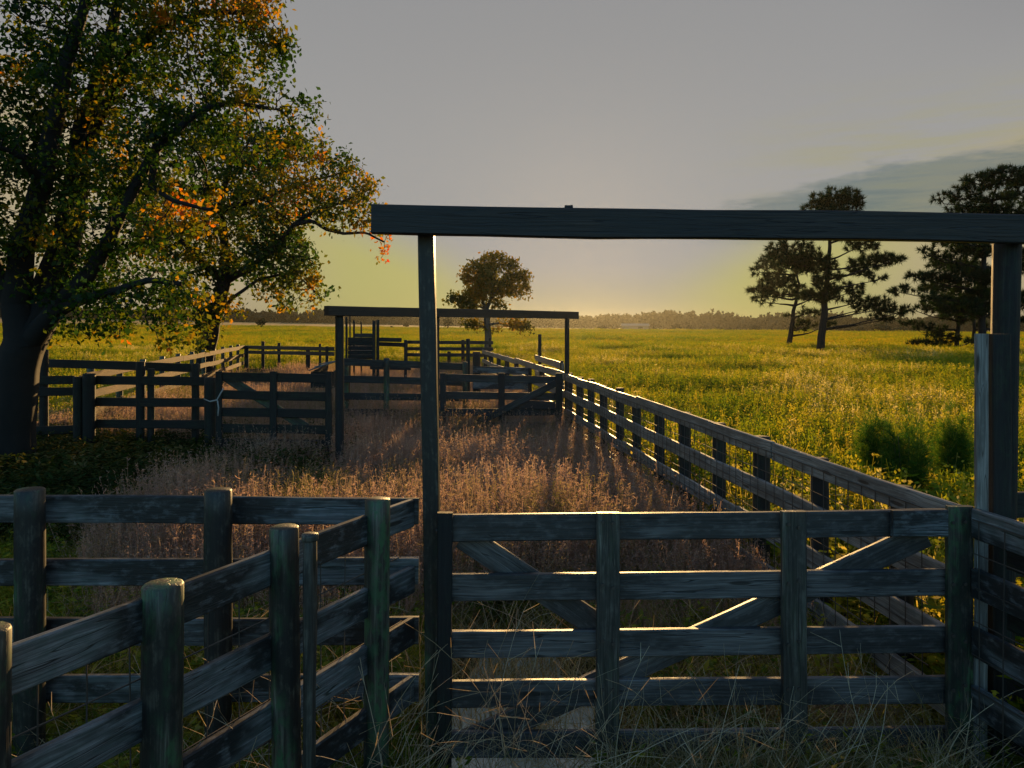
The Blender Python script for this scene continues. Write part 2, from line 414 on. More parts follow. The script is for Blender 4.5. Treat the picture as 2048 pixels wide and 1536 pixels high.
# --- right fence running away --------------------------------------------------
f3 = empty('board_fence', (2.3, 4.0, 0), 'long board and wire fence running away beside the flowering field', 'fence')
def fx(Y): return 2.78 - .115 * Y if Y < 15.2 else 1.03 - (Y - 15.2) * .151
def seg_rails(root, fn, y0, y1, tops, m, step=3.9, dx=0.0, th=.036, wd=.14):
    for k, zt in enumerate(tops):
        y = y0; i = 0
        first = step * (.55 + .45 * ((k * 37) % 10) / 10)
        while y < y1 - .3:
            ye = min(y1, y + (first if i == 0 else step)); i += 1
            dzr = random.uniform(-.012, .012)
            rail(root, (fn(y) + dx, y + .004, zt - wd / 2 + dzr), (fn(ye) + dx, ye - .004, zt - wd / 2 + dzr + random.uniform(-.012, .012)), m, wd, th, warp=1.3)
            y = ye
seg_rails(f3, fx, 3.97, 15.2, (1.48, 1.13, .80, .46), W_PALE)
seg_rails(f3, fx, 15.2, 29.5, (1.49, 1.13, .78), W_PALE)
yy = 4.62
while yy < 29.4:
    rpost(f3, fx(yy) + .085 + random.uniform(-.01, .01), yy, 1.445 + random.uniform(-.02, .055), .066 + random.uniform(-.006, .006), W_DARK)
    yy += .95 if yy < 15.5 else 1.9
wire_net(f3, (fx(4.2) - .028, 4.2, 0), (fx(15.2) - .028, 15.2, 0), .12, 1.40)

# --- near right fence coming toward the viewer ----------------------------------
f4 = empty('board_fence', (2.4, 3.8, 0), 'dark double-boarded fence coming forward at the right edge beside the square post', 'fence')
def f4x(Y): return 2.36 + .163 * (3.9 - Y)
for k, zt in enumerate((1.47, 1.165, .865, .57)):
    rail(f4, (f4x(3.9), 3.93, zt - .075), (f4x(1.4), 1.4, zt - .075 + .01), W_RAIL, .15, .036)
for k, zt in enumerate((1.31, 1.0, .70, .40)):
    rail(f4, (f4x(3.9) + .16, 3.9, zt - .075), (f4x(1.4) + .16, 1.4, zt - .075), W_DARK, .135, .034)
for yv in (3.55, 2.5, 1.5):
    rpost(f4, f4x(yv) + .085, yv, 1.44, .062, W_POST)
wire_net(f4, (f4x(3.9) - .03, 3.9, 0), (f4x(1.4) - .03, 1.4, 0), .2, 1.42)

f5 = empty('board_fence', (2.7, 4.2, 0), 'short stub of board fence leaving to the right behind the tall post', 'fence')
for zt in (1.48, 1.15, .82):
    rail(f5, (2.72, 4.26, zt - .07), (6.2, 4.9, zt - .07), W_DARK)
for x, y in ((4.2, 4.62), (6.1, 4.97)):
    rpost(f5, x, y, 1.5, .065, W_POST)

# --- foreground diagonal fence, left ---------------------------------------------
f1 = empty('board_fence', (-1.0, 3.1, 0), 'weathered board fence with round posts slanting out of the lower left corner', 'fence')
def f1x(Y): return -1.45 + .5026 * (Y - 2.23)
for zt in (1.475, 1.14, .855, .56):
    y0, y1 = 1.35, 4.06
    ym = 2.75
    o1 = .02
    rail(f1, (f1x(y0), y0, zt - .07), (f1x(ym), ym - .003, zt - .07 + random.uniform(-.008, .008)), W_RAIL, .142, .036)
    rail(f1, (f1x(ym), ym + .003, zt - .07), (f1x(y1) , y1, zt - .07 + random.uniform(-.01, .01)), W_RAIL, .142, .036)
def f1post(px, ytop, wpx, Y, m_, lean=0.0, name='post'):
    x = XA(px, Y)
    return rpost(f1, x, Y, P(px, ytop, Y).z, wpx / 2 / F * Y, m_, lean=(lean, 0), name=name)
f1post(-30, 1262, 92, 2.12, W_POST)
f1post(326, 1170, 78, 2.64, W_POST, .01)
f1post(568, 1056, 58, 3.16, W_POST, -.02)
f1post(755, 1000, 50, 3.74, W_POST, .01)
wire_net(f1, (f1x(1.4) - .02, 1.42, 0), (f1x(4.0) - .02, 4.02, 0), .15, 1.36, dv=.16)
st = MB().post((XA(612, 3.05), 3.07, -.2), (XA(620, 3.05), 3.05, P(619, 1078, 3.05).z), .026, 10, 4.5)
st.post((XA(620, 3.05), 3.05, P(619, 1078, 3.05).z - .005), (XA(620, 3.05), 3.05, P(619, 1070, 3.05).z), .034, 10, .3)
tag(st.build('stake', W_STILE, None, True), 'thin grey stake with a flat cap leaning by the foreground fence', 'stake')

# --- fence behind it, running left ------------------------------------------------
f2 = empty('board_fence', (-1.5, 4.1, 0), 'straight board fence with two mossy posts crossing the left foreground', 'fence')
for (yl, yr) in ((992, 994), (1119, 1117), (1238, 1234), (1352, 1348)):
    a = P(-420, yl, 4.02); b = P(838, yr, 4.09)
    rail(f2, a - Vector((0, 0, .07)), b - Vector((0, 0, .07)), W_RAIL, .142, .036)
for px, yt, wpx in ((57, 981, 56), (435, 982, 53), (-330, 985, 55)):
    rpost(f2, XA(px, 3.93), 3.94, P(px, yt, 3.93).z, wpx / 2 / F * 3.93, W_POST)

# --- second overhead frame ----------------------------------------------------------
fr2 = empty('gateway', (-.8, 12.5, 0), 'second timber gateway further back, its long beam below the small tree', 'gateway')
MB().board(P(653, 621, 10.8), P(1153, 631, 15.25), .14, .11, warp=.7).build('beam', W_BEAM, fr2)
for px, Y, r in ((679, 11.05, .062), (875, 12.45, .03), (1134, 15.0, .045)):
    x = XA(px, Y); zt = P(px, 629 if px < 700 else 634, Y).z
    (rpost if px < 700 else rpost)(fr2, x, Y, zt, r, W_DARK)

def panel(root, px0, px1, tops, Y0, Y1, m, wd=.14, th=.036, name='rail'):
    for (a, b) in tops:
        p0, p1 = P(px0, a, Y0), P(px1, b, Y1)
        rail(root, p0 - Vector((0, 0, wd / 2)), p1 - Vector((0, 0, wd / 2)), m, wd, th, name=name, warp=.8)
def ppost(root, px, ytop, Y, wpx, m, name='post'):
    return rpost(root, XA(px, Y), Y, P(px, ytop, Y).z, wpx / 2 / F * Y, m, name=name)

# left panel under the second frame
f6 = empty('board_fence', (-2.5, 15.3, 0), 'five-rail board panel between the second gateway posts', 'fence')
panel(f6, 686, 930, ((716, 727), (751, 758), (785, 789), (817, 820), (848, 850)), 15.2, 15.6, W_MID)
for px, yt, wpx in ((773, 717, 12), (692, 728, 11), (862, 722, 11), (930, 724, 10)):
    ppost(f6, px, yt, 15.34 + .1 * (px > 800), wpx, W_POST)
ppost(f6, 694, 724, 15.9, 11, W_SUNLIT)

# right gate under the second frame
g2 = empty('board_gate', (0, 14.4, 0), 'old board gate with a diagonal brace under the second gateway beside the long fence', 'gate')
panel(g2, 880, 1124, ((748, 753), (783, 786), (817, 816), (846, 843)), 14.2, 14.6, W_MID)
rail(g2, P(1030, 809, 14.43), P(1110, 812, 14.5), W_MID, .15, .03, name='patch_board')
for px, wpx, m_ in ((886, 12, W_MID), (1003, 13, W_DARK), (1118, 14, W_DARK)):
    Y = 14.2 + (px - 880) / 244 * .4 - .045
    MB().board((XA(px, Y), Y, .25), (XA(px, Y), Y, P(px, 746, Y).z), wpx / F * Y, .04, Vector((1, 0, 0)), .4).build('stile', m_, g2)
rail(g2, P(1112, 766, 14.52), P(955, 846, 14.2), W_MID, .13, .03, name='brace')

# left gate
g3 = empty('board_gate', (-4.6, 11.6, 0), 'dark board gate with one slanting brace beside the left pen, held by a rope', 'gate')
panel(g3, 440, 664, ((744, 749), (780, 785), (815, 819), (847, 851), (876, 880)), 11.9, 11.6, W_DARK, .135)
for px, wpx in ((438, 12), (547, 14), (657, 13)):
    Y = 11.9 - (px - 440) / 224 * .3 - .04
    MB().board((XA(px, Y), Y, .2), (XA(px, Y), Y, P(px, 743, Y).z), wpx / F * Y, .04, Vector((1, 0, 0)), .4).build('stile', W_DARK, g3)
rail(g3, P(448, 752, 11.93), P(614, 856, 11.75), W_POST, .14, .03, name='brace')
ro = MB()
rp_ = [P(408, 798, 11.72), P(420, 803, 11.7), P(434, 800, 11.7), P(441, 787, 11.7), P(447, 777, 11.72)]
ro.tube(rp_, .012, 6); ro.tube([P(435, 801, 11.69), P(437, 815, 11.68), P(436, 832, 11.69)], .011, 6)
tag(ro.build('rope', ROPE, None, True), 'pale rope tied round the latch of the dark left gate', 'rope')

# left front fence of the pen (under the big tree)
f7 = empty('board_fence', (-6.5, 12.4, 0), 'dark shaded board fence between the big tree and the roped gate', 'fence')
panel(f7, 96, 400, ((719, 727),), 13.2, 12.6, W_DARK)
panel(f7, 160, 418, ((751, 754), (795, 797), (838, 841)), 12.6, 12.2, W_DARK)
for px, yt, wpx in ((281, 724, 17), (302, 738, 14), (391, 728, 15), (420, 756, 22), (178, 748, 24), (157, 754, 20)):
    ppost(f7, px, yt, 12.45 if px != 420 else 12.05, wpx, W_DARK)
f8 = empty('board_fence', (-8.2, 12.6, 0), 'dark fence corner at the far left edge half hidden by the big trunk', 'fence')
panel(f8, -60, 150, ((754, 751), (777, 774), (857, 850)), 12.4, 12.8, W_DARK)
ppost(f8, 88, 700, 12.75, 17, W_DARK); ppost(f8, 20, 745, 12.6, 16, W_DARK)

# sunlit left side of the pen
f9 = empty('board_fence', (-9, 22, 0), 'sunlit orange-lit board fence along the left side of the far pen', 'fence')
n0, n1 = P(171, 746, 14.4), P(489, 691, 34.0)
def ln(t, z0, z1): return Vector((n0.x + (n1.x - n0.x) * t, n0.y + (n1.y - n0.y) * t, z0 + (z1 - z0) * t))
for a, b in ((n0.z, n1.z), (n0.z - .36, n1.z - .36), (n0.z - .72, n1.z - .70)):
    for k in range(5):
        rail(f9, ln(k / 5 + .0005, a, b) - Vector((0, 0, .07)), ln((k + 1) / 5 - .0005, a, b) - Vector((0, 0, .07 + random.uniform(-.015, .015))), W_SUNLIT, .15, .036)
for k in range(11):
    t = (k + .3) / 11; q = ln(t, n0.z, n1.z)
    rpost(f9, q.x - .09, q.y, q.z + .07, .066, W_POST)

# back of the left pen
f10 = empty('board_fence', (-9, 34, 0), 'back board fence of the left pen between the sunlit side and the second gateway', 'fence')
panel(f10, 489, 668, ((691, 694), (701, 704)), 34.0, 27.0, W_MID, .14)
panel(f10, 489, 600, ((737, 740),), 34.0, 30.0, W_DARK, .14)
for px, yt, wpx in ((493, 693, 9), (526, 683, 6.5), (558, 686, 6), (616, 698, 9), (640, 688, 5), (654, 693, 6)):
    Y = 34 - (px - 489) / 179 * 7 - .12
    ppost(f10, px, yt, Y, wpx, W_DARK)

# far cross fences in the middle
f11 = empty('board_fence', (-3.5, 31, 0), 'three-rail cross fence in the distance in front of the small tree', 'fence')
panel(f11, 811, 986, ((681, 682), (694, 695), (706, 707)), 32.5, 31.0, W_MID, .14)
for px, yt, wpx in ((812, 682, 7), (898, 703, 7), (926, 680, 7), (980, 676, 6)):
    ppost(f11, px, yt, 32.3, wpx, W_DARK)
g4 = empty('board_gate', (-.4, 18.5, 0), 'blue-grey low board gate crossing behind the right gate of the second gateway', 'gate')
panel(g4, 946, 1058, ((732, 735), (764, 766), (794, 796)), 18.4, 18.8, W_RAIL, .165)
for px, yt, wpx in ((953, 704, 15), (936, 678, 8), (1060, 737, 7)):
    ppost(g4, px, yt, 18.5 if px != 953 else 19.2, wpx, W_DARK)
f12 = empty('board_fence', (.9, 19, 0), 'short pale rail and tall thin post outside the long fence', 'fence')
rail(f12, P(1071, 715, 21), P(1127, 733, 16.6), W_PALE, .15, .036)
rail(f12, P(1071, 745, 21), P(1127, 771, 16.6), W_PALE, .15, .036)
ppost(f12, 1079.5, 669, 20.6, 6.8, W_DARK); ppost(f12, 1124, 722, 16.8, 7, W_DARK)

# loading chute
lc = empty('loading_chute', (-4.2, 24, 0), 'old timber cattle loading chute with tall uprights seen through the second gateway', 'loading chute')
for px, yt, wpx, Y in ((693, 634, 4.5, 23), (700, 626, 3.0, 23.4), (708, 641, 4, 26), (722.5, 643, 3, 27), (748, 642, 7, 23), (755.5, 640, 6.5, 23.5), (811, 680, 6, 24)):
    ppost(lc, px, yt, Y, wpx, W_DARK, 'upright')
for ya, yb, Y, px0, px1 in ((667, 667, 26, 708, 748), (675, 675, 23.1, 696, 748), (683, 683, 23.1, 696, 748), (692, 692, 23.1, 696, 748), (701, 701, 23.1, 696, 748), (710, 710, 23.1, 696, 748),
                            (675, 676, 23.8, 756, 803), (684, 686, 24, 756, 812), (730, 732, 22, 740, 822), (722, 722, 23.1, 696, 748)):
    rail(lc, P(px0, ya + 4, Y), P(px1, yb + 4, Y + .3), W_DARK if Y != 26 else W_MID, .125, .03, name='side_board')
MB().board(P(722, 715, 23.2), P(722, 690, 27), .7, .05, Vector((1, 0, 0))).build('ramp', W_DARK, lc)

# weathered feed trough
tr = empty('feed_trough', (-4.8, 19.5, 0), 'old wooden feed trough with a sloping plank lid at the back of the left pen', 'trough')
q0 = Vector((XA(650, 19.5), 19.5, ground_z(-5, 19)))
for sgn in (-1, 1):
    MB().board(q0 + Vector((sgn * .26, -.3, 1.05)), q0 + Vector((sgn * .26, 1.3, 1.15)), .42, .03).build('side', W_DARK, tr)
    for yy in (-.25, 1.2):
        MB().board(q0 + Vector((sgn * .22, yy, -.1)), q0 + Vector((sgn * .22, yy, .9)), .08, .08, Vector((1, 0, 0))).build('leg', W_DARK, tr)
for k in range(3):
    MB().board(q0 + Vector((-.32, -.35 + k * .55, 1.30 + .05 * k)), q0 + Vector((.36, -.25 + k * .55, 1.52)), .2, .028, Vector((0, 1, 0))).build('lid_plank', W_PALE, tr)
MB().board(q0 + Vector((-.28, -.3, 1.05)), q0 + Vector((.28, -.3, 1.05)), .4, .03).build('front_board', W_DARK, tr)

# ------------------------------------------------------------------ foliage meshes (numpy)
def quad_mesh(name, V, Fa, h, material, parent=None, smooth=False):
    """V (n,3), Fa (m,4) or (m,3) ints, h (m,)"""
    me = bpy.data.meshes.new(name)
    k = Fa.shape[1]; m = len(Fa)
    me.vertices.add(len(V)); me.vertices.foreach_set('co', V.astype(np.float32).ravel())
    me.loops.add(m * k); me.loops.foreach_set('vertex_index', Fa.astype(np.int32).ravel())
    me.polygons.add(m); me.polygons.foreach_set('loop_start', np.arange(0, m * k, k, dtype=np.int32))
    a = me.attributes.new('h', 'FLOAT', 'FACE'); a.data.foreach_set('value', h.astype(np.float32))
    me.update(calc_edges=True); me.validate()
    return link_mesh(name, me, material, parent)

def norm(a): return a / np.maximum(1e-9, np.linalg.norm(a, axis=-1, keepdims=True))

def leaves(C, size, h, droop=.35, aspect=.62):
    """rhombus leaves at points C"""
    n = len(C)
    d = norm(rng.normal(size=(n, 3)) + np.array([0, 0, -droop]))
    s = norm(np.cross(d, rng.normal(size=(n, 3))))
    L = size * rng.uniform(.65, 1.25, (n, 1))
    nn = np.cross(d, s)
    a = C; b = C + d * L * .45 + s * L * aspect * .5 + nn * L * .08; c = C + d * L; e = C + d * L * .45 - s * L * aspect * .5 + nn * L * .08
    V = np.stack([a, b, c, e], 1).reshape(-1, 3)
    Fa = np.arange(4 * n).reshape(n, 4)
    return V, Fa, h

def needles(C, D, length, width, per, h):
    """needle bursts: thin triangles radiating about directions D"""
    n = len(C)
    C2 = np.repeat(C, per, 0); D2 = np.repeat(D, per, 0)
    d = norm(D2 * .75 + rng.normal(size=(n * per, 3)) * .75)
    s = norm(np.cross(d, rng.normal(size=(n * per, 3))))
    L = length * rng.uniform(.6, 1.15, (n * per, 1))
    V = np.stack([C2 - s * width * .5, C2 + s * width * .5, C2 + d * L], 1).reshape(-1, 3)
    return V, np.arange(3 * n * per).reshape(-1, 3), np.repeat(h, per)

def blob_points(blobs, dens, Ydef):
    """points in ellipsoids given as (px, py, rx, ry, Y, depth radius)"""
    out_ = []
    for (px, py, rx, ry, Y, rd) in blobs:
        c = np.array(P(px, py, Y)); s = np.array([rx * Y / F, rd, ry * Y / F])
        n = max(4, int(dens * s[0] * s[1] * s[2] * 4.19))
        u = norm(rng.normal(size=(n, 3))) * rng.uniform(0, 1, (n, 1)) ** (1 / 2.4)
        out_.append(c + u * s)
    return np.concatenate(out_)

def grow(limbs, att, step, infl, kill, iters=70):
    """space colonisation from hand-placed limbs. limbs: list of (points, r0, r1, parent_limb or None)"""
    pos, par, rmin = [], [], []
    for (pts, r0, r1, pl) in limbs:
        pts = [Vector(p) for p in pts]
        Ls = [0]
        for i in range(1, len(pts)): Ls.append(Ls[-1] + (pts[i] - pts[i-1]).length)
        tot = Ls[-1]; m = max(2, int(tot / step))
        if pl is None: prev = -1
        else:
            prev = min(range(len(pos)), key=lambda i: (pos[i] - pts[0]).length)
        ph = random.uniform(0, 99)
        for i in range(m + 1):
            s = tot * i / m; j = 0
            while j < len(pts) - 2 and Ls[j + 1] < s: j += 1
            t = (s - Ls[j]) / max(1e-6, Ls[j + 1] - Ls[j])
            p = pts[j].lerp(pts[j + 1], t)
            if 0 < i: p = p + noise.noise_vector((ph, s * 1.1, 0)) * step * .35
            if i == 0 and pl is not None: continue
            pos.append(p); par.append(prev); rmin.append(r0 + (r1 - r0) * i / m + (0 if pl is None else .5 * r0 * math.exp(-s / .35))); prev = len(pos) - 1
    att = [Vector(a) for a in att]; alive = list(range(len(att)))
    nlimb = len(pos)
    for it in range(iters):
        kd = kdtree.KDTree(len(pos))
        for i, p in enumerate(pos): kd.insert(p, i)
        kd.balance()
        acc = {}; keep = []
        for k in alive:
            co, i, d = kd.find(att[k])
            if d < kill: continue
            keep.append(k)
            if d < infl:
                acc.setdefault(i, Vector((0, 0, 0))); acc[i] += (att[k] - pos[i]).normalized()
        alive = keep
        if not acc: break
        added = 0
        for i, v in acc.items():
            if v.length < 1e-4: continue
            d = (v.normalized() + Vector((random.gauss(0, .18), random.gauss(0, .18), random.gauss(0, .18)))).normalized()
            pos.append(pos[i] + d * step); par.append(i); rmin.append(0); added += 1
        if not added or len(pos) > 40000: break
    return pos, par, rmin, nlimb

def branch_mesh(name, pos, par, rmin, r_tip, material, parent, expo=2.4, sides=6, flare=None):
    n = len(pos); acc = [0.0] * n; rad = [0.0] * n; kids = [0] * n
    for i in range(n - 1, -1, -1):
        r = max(r_tip, acc[i] ** (1 / expo)) if acc[i] > 0 else r_tip
        r = min(r, rmin[i] * 1.15) if rmin[i] > 0 else r
        rad[i] = max(r, rmin[i])
        if par[i] >= 0: acc[par[i]] += rad[i] ** expo if rmin[i] == 0 else 0; kids[par[i]] += 1
    V, Fc = [], []
    for i in range(n):
        p = par[i]
        if p < 0: continue
        a, b = pos[p], pos[i]; d = (b - a)
        if d.length < 1e-5: continue
        d.normalize(); U = d.orthogonal().normalized(); W_ = d.cross(U)
        ra = min(rad[p], rad[i] * 1.35); rb = rad[i]
        k = sides if rb > r_tip * 3 else 4
        base = len(V); aa = a - d * ra * .3
        for q, r in ((aa, ra), (b, rb)):
            for j in range(k):
                t = 2 * math.pi * j / k; V.append(q + (U * math.cos(t) + W_ * math.sin(t)) * r)
        for j in range(k):
            Fc.append((base + j, base + (j + 1) % k, base + k + (j + 1) % k, base + k + j))
    me = bpy.data.meshes.new(name); me.from_pydata([tuple(v) for v in V], [], Fc)
    me.polygons.foreach_set('use_smooth', [True] * len(me.polygons)); me.update()
    return link_mesh(name, me, material, parent), np.array(rad), np.array(kids)

def px_limb(pts): return [P(*p) for p in pts]

def leafy_tree(name, root_loc, label, cat, limbs, blobs, dens, step, infl, kill, r_tip, per, spread, size, leafm, hfun, bark, droop=.35, gap=(1.0, -.2)):
    root = empty(name, root_loc, label, cat)
    att = blob_points(blobs, dens, 0)
    pos, par, rmin, nl = grow(limbs, att, step, infl, kill)
    _, rad, kids = branch_mesh('trunk', pos, par, rmin, r_tip, bark, root)
    A = np.array([tuple(p) for p in pos])
    idx = np.where((rad < r_tip * 1.9) & (np.arange(len(A)) >= nl * .5))[0]
    gp = cl_noise(A[idx], gap[0], 77.0); idx = idx[(gp > gap[1]) | (rng.uniform(size=len(idx)) < .18)]
    C = np.repeat(A[idx], per, 0); C = C + rng.normal(size=C.shape) * spread
    V, Fa, h = leaves(C, size, hfun(C), droop)
    quad_mesh('crown', V, Fa, h, leafm, root)
    return root

def cl_noise(C, s, seed=0.0):
    return np.array([noise.noise((c[0] * s + seed, c[1] * s, c[2] * s)) for c in C])

# --- big tree on the left ---------------------------------------------------------
def hA(C):
    n = cl_noise(C, .9, 3); n2 = cl_noise(C, 2.6, 9)
    low = np.clip((4.2 - C[:, 2]) / 4.5, 0, 1); right = np.clip((C[:, 0] + 6.5) / 4, 0, 1)
    return np.clip(.25 + .40 * n + .32 * n2 + .20 * low + .20 * right + rng.normal(size=len(C)) * .07, 0, 1)
YA = 11.0
limbsA = [
    (px_limb([(18, 1000, YA), (20, 860, YA), (38, 740, YA), (52, 690, YA), (85, 620, YA + .2), (128, 490, YA + .5), (158, 340, YA + .7), (170, 235, YA + .8), (215, 110, YA + .9), (232, 10, YA + 1), (300, -150, YA + 1.2)]), .36, .02, None),
    (px_limb([(52, 690, YA), (30, 610, YA), (42, 500, YA - .2), (85, 370, YA - .4), (108, 250, YA - .5), (130, 130, YA - .4), (180, -40, YA - .2), (215, -220, YA)]), .20, .025, 0),
    (px_limb([(52, 690, YA), (115, 620, YA - .3), (180, 545, YA - .6), (252, 412, YA - .8), (312, 300, YA - .7), (372, 240, YA - .6), (415, 212, YA - .5), (470, 205, YA - .3), (540, 215, YA)]), .14, .025, 0),
    (px_limb([(158, 340, YA + .7), (200, 235, YA + .6), (262, 105, YA + .2), (330, 50, YA), (420, 20, YA - .1), (520, 25, YA)]), .10, .03, 0),
    (px_limb([(115, 620, YA - .3), (160, 600, YA - .8), (230, 585, YA - 1.2), (300, 562, YA - 1.3), (360, 570, YA - 1.4)]), .08, .03, 0),
    (px_limb([(30, 610, YA), (-30, 500, YA), (-90, 330, YA - .3), (-120, 150, YA)]), .12, .04, 0),
    (px_limb([(85, 370, YA - .4), (40, 310, YA - .9), (-20, 290, YA - 1.2)]), .06, .025, 0),
    (px_limb([(312, 300, YA - .7), (300, 370, YA - 1), (340, 400, YA - 1.2), (420, 420, YA - 1.2)]), .05, .02, 0),
]
blobsA = [(70, 40, 130, 90, YA, 1.9), (60, 220, 130, 110, YA, 1.9), (215, 60, 130, 110, YA, 1.8), (370, 50, 120, 85, YA, 1.6), (500, 40, 75, 60, YA, 1.2), (540, 85, 38, 70, YA, .7),
          (430, 150, 110, 65, YA, 1.4), (545, 140, 30, 50, YA, .6), (250, 190, 140, 100, YA, 1.8), (390, 250, 110, 60, YA - .3, 1.3), (520, 215, 95, 55, YA, 1.1), (600, 205, 46, 30, YA, .7), (560, 265, 62, 48, YA, .9), (480, 300, 90, 50, YA - .2, 1.0), (540, 60, 45, 80, YA, .8),
          (140, 340, 140, 90, YA, 1.8), (300, 340, 130, 80, YA - .4, 1.5), (60, 450, 110, 100, YA, 1.7), (210, 460, 120, 70, YA - .3, 1.5), (330, 440, 90, 60, YA - .6, 1.2),
          (150, 560, 80, 55, YA, 1.2), (270, 560, 110, 55, YA - .8, 1.1), (200, 640, 80, 45, YA - .8, .9), (300, 640, 90, 45, YA - .9, .9), (370, 600, 55, 50, YA - 1, .7), (330, 690, 45, 25, YA - .9, .5), (250, 680, 30, 25, YA - .8, .5),
          (120, 670, 40, 40, YA + .6, .6), (200, -120, 260, 110, YA, 2.2), (450, -80, 140, 80, YA, 1.5), (-120, 200, 120, 220, YA, 1.8), (-100, 480, 90, 120, YA, 1.4)]
leafy_tree('autumn_tree', (XA(20, YA), YA, 0), 'large many-stemmed tree turning orange, dark trunk at the far left edge', 'tree', limbsA, blobsA, 60, .12, 3.0, .15, .0045, 13, .085, .088, L_AUT, hA, BARK, gap=(1.25, -.15))

# --- second tree behind the sunlit fence ---------------------------------------------
YB = 27.0
def hB(C):
    n = cl_noise(C, .5, 13); n2 = cl_noise(C, 1.4, 19)
    low = np.clip((4.5 - C[:, 2]) / 4.5, 0, 1); right = np.clip((C[:, 0] + 11) / 6, 0, 1)
    return np.clip(.31 + .34 * n + .30 * n2 + .25 * low + .18 * right + rng.normal(size=len(C)) * .07, 0, 1)
limbsB = [
    (px_limb([(408, 790, YB), (412, 710, YB), (424, 650, YB), (440, 600, YB), (448, 560, YB)]), .34, .26, None),
    (px_limb([(448, 560, YB), (450, 500, YB), (440, 420, YB), (460, 330, YB), (480, 250, YB)]), .20, .05, 0),
    (px_limb([(448, 560, YB), (500, 540, YB - .5), (545, 495, YB - 1), (590, 450, YB - 1.4), (625, 440, YB - 1.6), (650, 458, YB - 1.6), (690, 470, YB - 1.5), (730, 465, YB - 1.3), (770, 485, YB - 1.2)]), .13, .03, 0),
    (px_limb([(448, 560, YB), (400, 520, YB), (350, 470, YB), (300, 440, YB)]), .16, .05, 0),
    (px_limb([(440, 420, YB), (520, 400, YB), (600, 370, YB), (680, 345, YB)]), .10, .03, 0),
    (px_limb([(590, 450, YB - 1.4), (610, 432, YB - 1.5), (700, 400, YB - 1.2), (740, 380, YB - 1)]), .07, .03, 0),
    (px_limb([(424, 650, YB), (470, 590, YB - .8), (520, 560, YB - 1), (590, 545, YB - 1), (640, 590, YB - 1)]), .08, .025, 0),
]
blobsB = [(480, 320, 110, 80, YB, 2.6), (590, 330, 80, 50, YB, 1.9), (690, 345, 52, 38, YB - 1, 1.3), (735, 375, 32, 30, YB - 1, .9), (560, 400, 110, 55, YB - .8, 2.2), (680, 410, 70, 50, YB - 1.2, 1.5), (735, 430, 35, 30, YB - 1.2, .9),
          (762, 478, 22, 18, YB - 1.2, .6), (795, 492, 18, 12, YB - 1.2, .4), (758, 515, 10, 16, YB - 1.2, .3), (440, 430, 120, 65, YB, 2.2), (540, 490, 80, 45, YB - .8, 1.8), (600, 530, 50, 45, YB - 1, 1.2), (625, 585, 38, 40, YB - 1, .9), (655, 590, 20, 22, YB - 1, .5),
          (580, 590, 70, 42, YB - 1, 1.2), (560, 540, 90, 50, YB - 1, 1.4), (610, 300, 60, 45, YB, 1.5), (520, 460, 100, 60, YB, 1.8), (430, 520, 90, 45, YB, 1.8), (350, 480, 90, 60, YB, 2.0), (380, 590, 55, 45, YB - 1, 1.3), (415, 660, 22, 45, YB - 1.4, .7), (330, 640, 60, 40, YB - 1, 1.2), (400, 690, 25, 25, YB - 1.4, .5), (470, 620, 30, 18, YB - 1, .6), (300, 400, 80, 60, YB, 2)]
leafy_tree('autumn_tree', (XA(408, YB), YB, 0), 'leaning tree with orange foliage behind the sunlit pen fence', 'tree', limbsB, blobsB, 22, .20, 4.5, .25, .008, 10, .14, .17, L_AUT, hB, BARK, gap=(.7, -.22))

# --- small russet tree in the middle -----------------------------------------------------
YF = 43.0
def hF(C):
    n = cl_noise(C, .6, 33); right = np.clip((C[:, 0] + 3.5) / 4, 0, 1)
    low = np.clip((3.0 - C[:, 2]) / 1.5, 0, 1)
    return np.clip(.30 + .5 * n + .2 * right - .2 * low + rng.normal(size=len(C)) * .10, 0, 1)
limbsF = [
    (px_limb([(978, 745, YF), (976, 690, YF), (974, 650, YF), (972, 620, YF)]), .24, .17, None),
    (px_limb([(972, 620, YF), (985, 595, YF), (1000, 570, YF), (1020, 550, YF), (1040, 545, YF)]), .10, .03, 0),
    (px_limb([(972, 620, YF), (962, 590, YF), (955, 560, YF), (965, 530, YF)]), .09, .03, 0),
    (px_limb([(972, 620, YF), (945, 605, YF), (920, 600, YF)]), .06, .03, 0),
    (px_limb([(974, 650, YF), (1000, 645, YF - .5), (1025, 656, YF - .6), (1045, 655, YF - .5)]), .06, .03, 0),
    (px_limb([(974, 655, YF), (955, 650, YF), (938, 650, YF)]), .05, .03, 0),
    (px_limb([(985, 595, YF), (988, 560, YF), (990, 520, YF)]), .07, .03, 0),
]
blobsF = [(992, 518, 24, 16, YF, .9), (960, 532, 30, 18, YF, 1.2), (1018, 530, 22, 14, YF, .9), (942, 555, 26, 18, YF, 1.1), (985, 555, 40, 24, YF, 1.5), (1038, 555, 24, 20, YF, .9), (1055, 575, 10, 18, YF, .5), (965, 585, 40, 18, YF, 1.3), (1020, 580, 32, 14, YF, 1.1),
          (915, 597, 26, 14, YF, .9), (945, 608, 34, 14, YF, 1.1), (1000, 608, 24, 12, YF, .8), (945, 647, 24, 12, YF, .9), (990, 655, 18, 8, YF, .7), (1045, 648, 22, 16, YF - .5, .8), (1015, 645, 16, 8, YF - .5, .6)]
leafy_tree('autumn_tree', (XA(977, YF), YF, 0), 'small rounded russet tree with a pale trunk beyond the pens', 'tree', limbsF, blobsF, 48, .17, 3.0, .20, .010, 12, .13, .19, L_SMALL, hF, BARKP, gap=(.9, -.32))

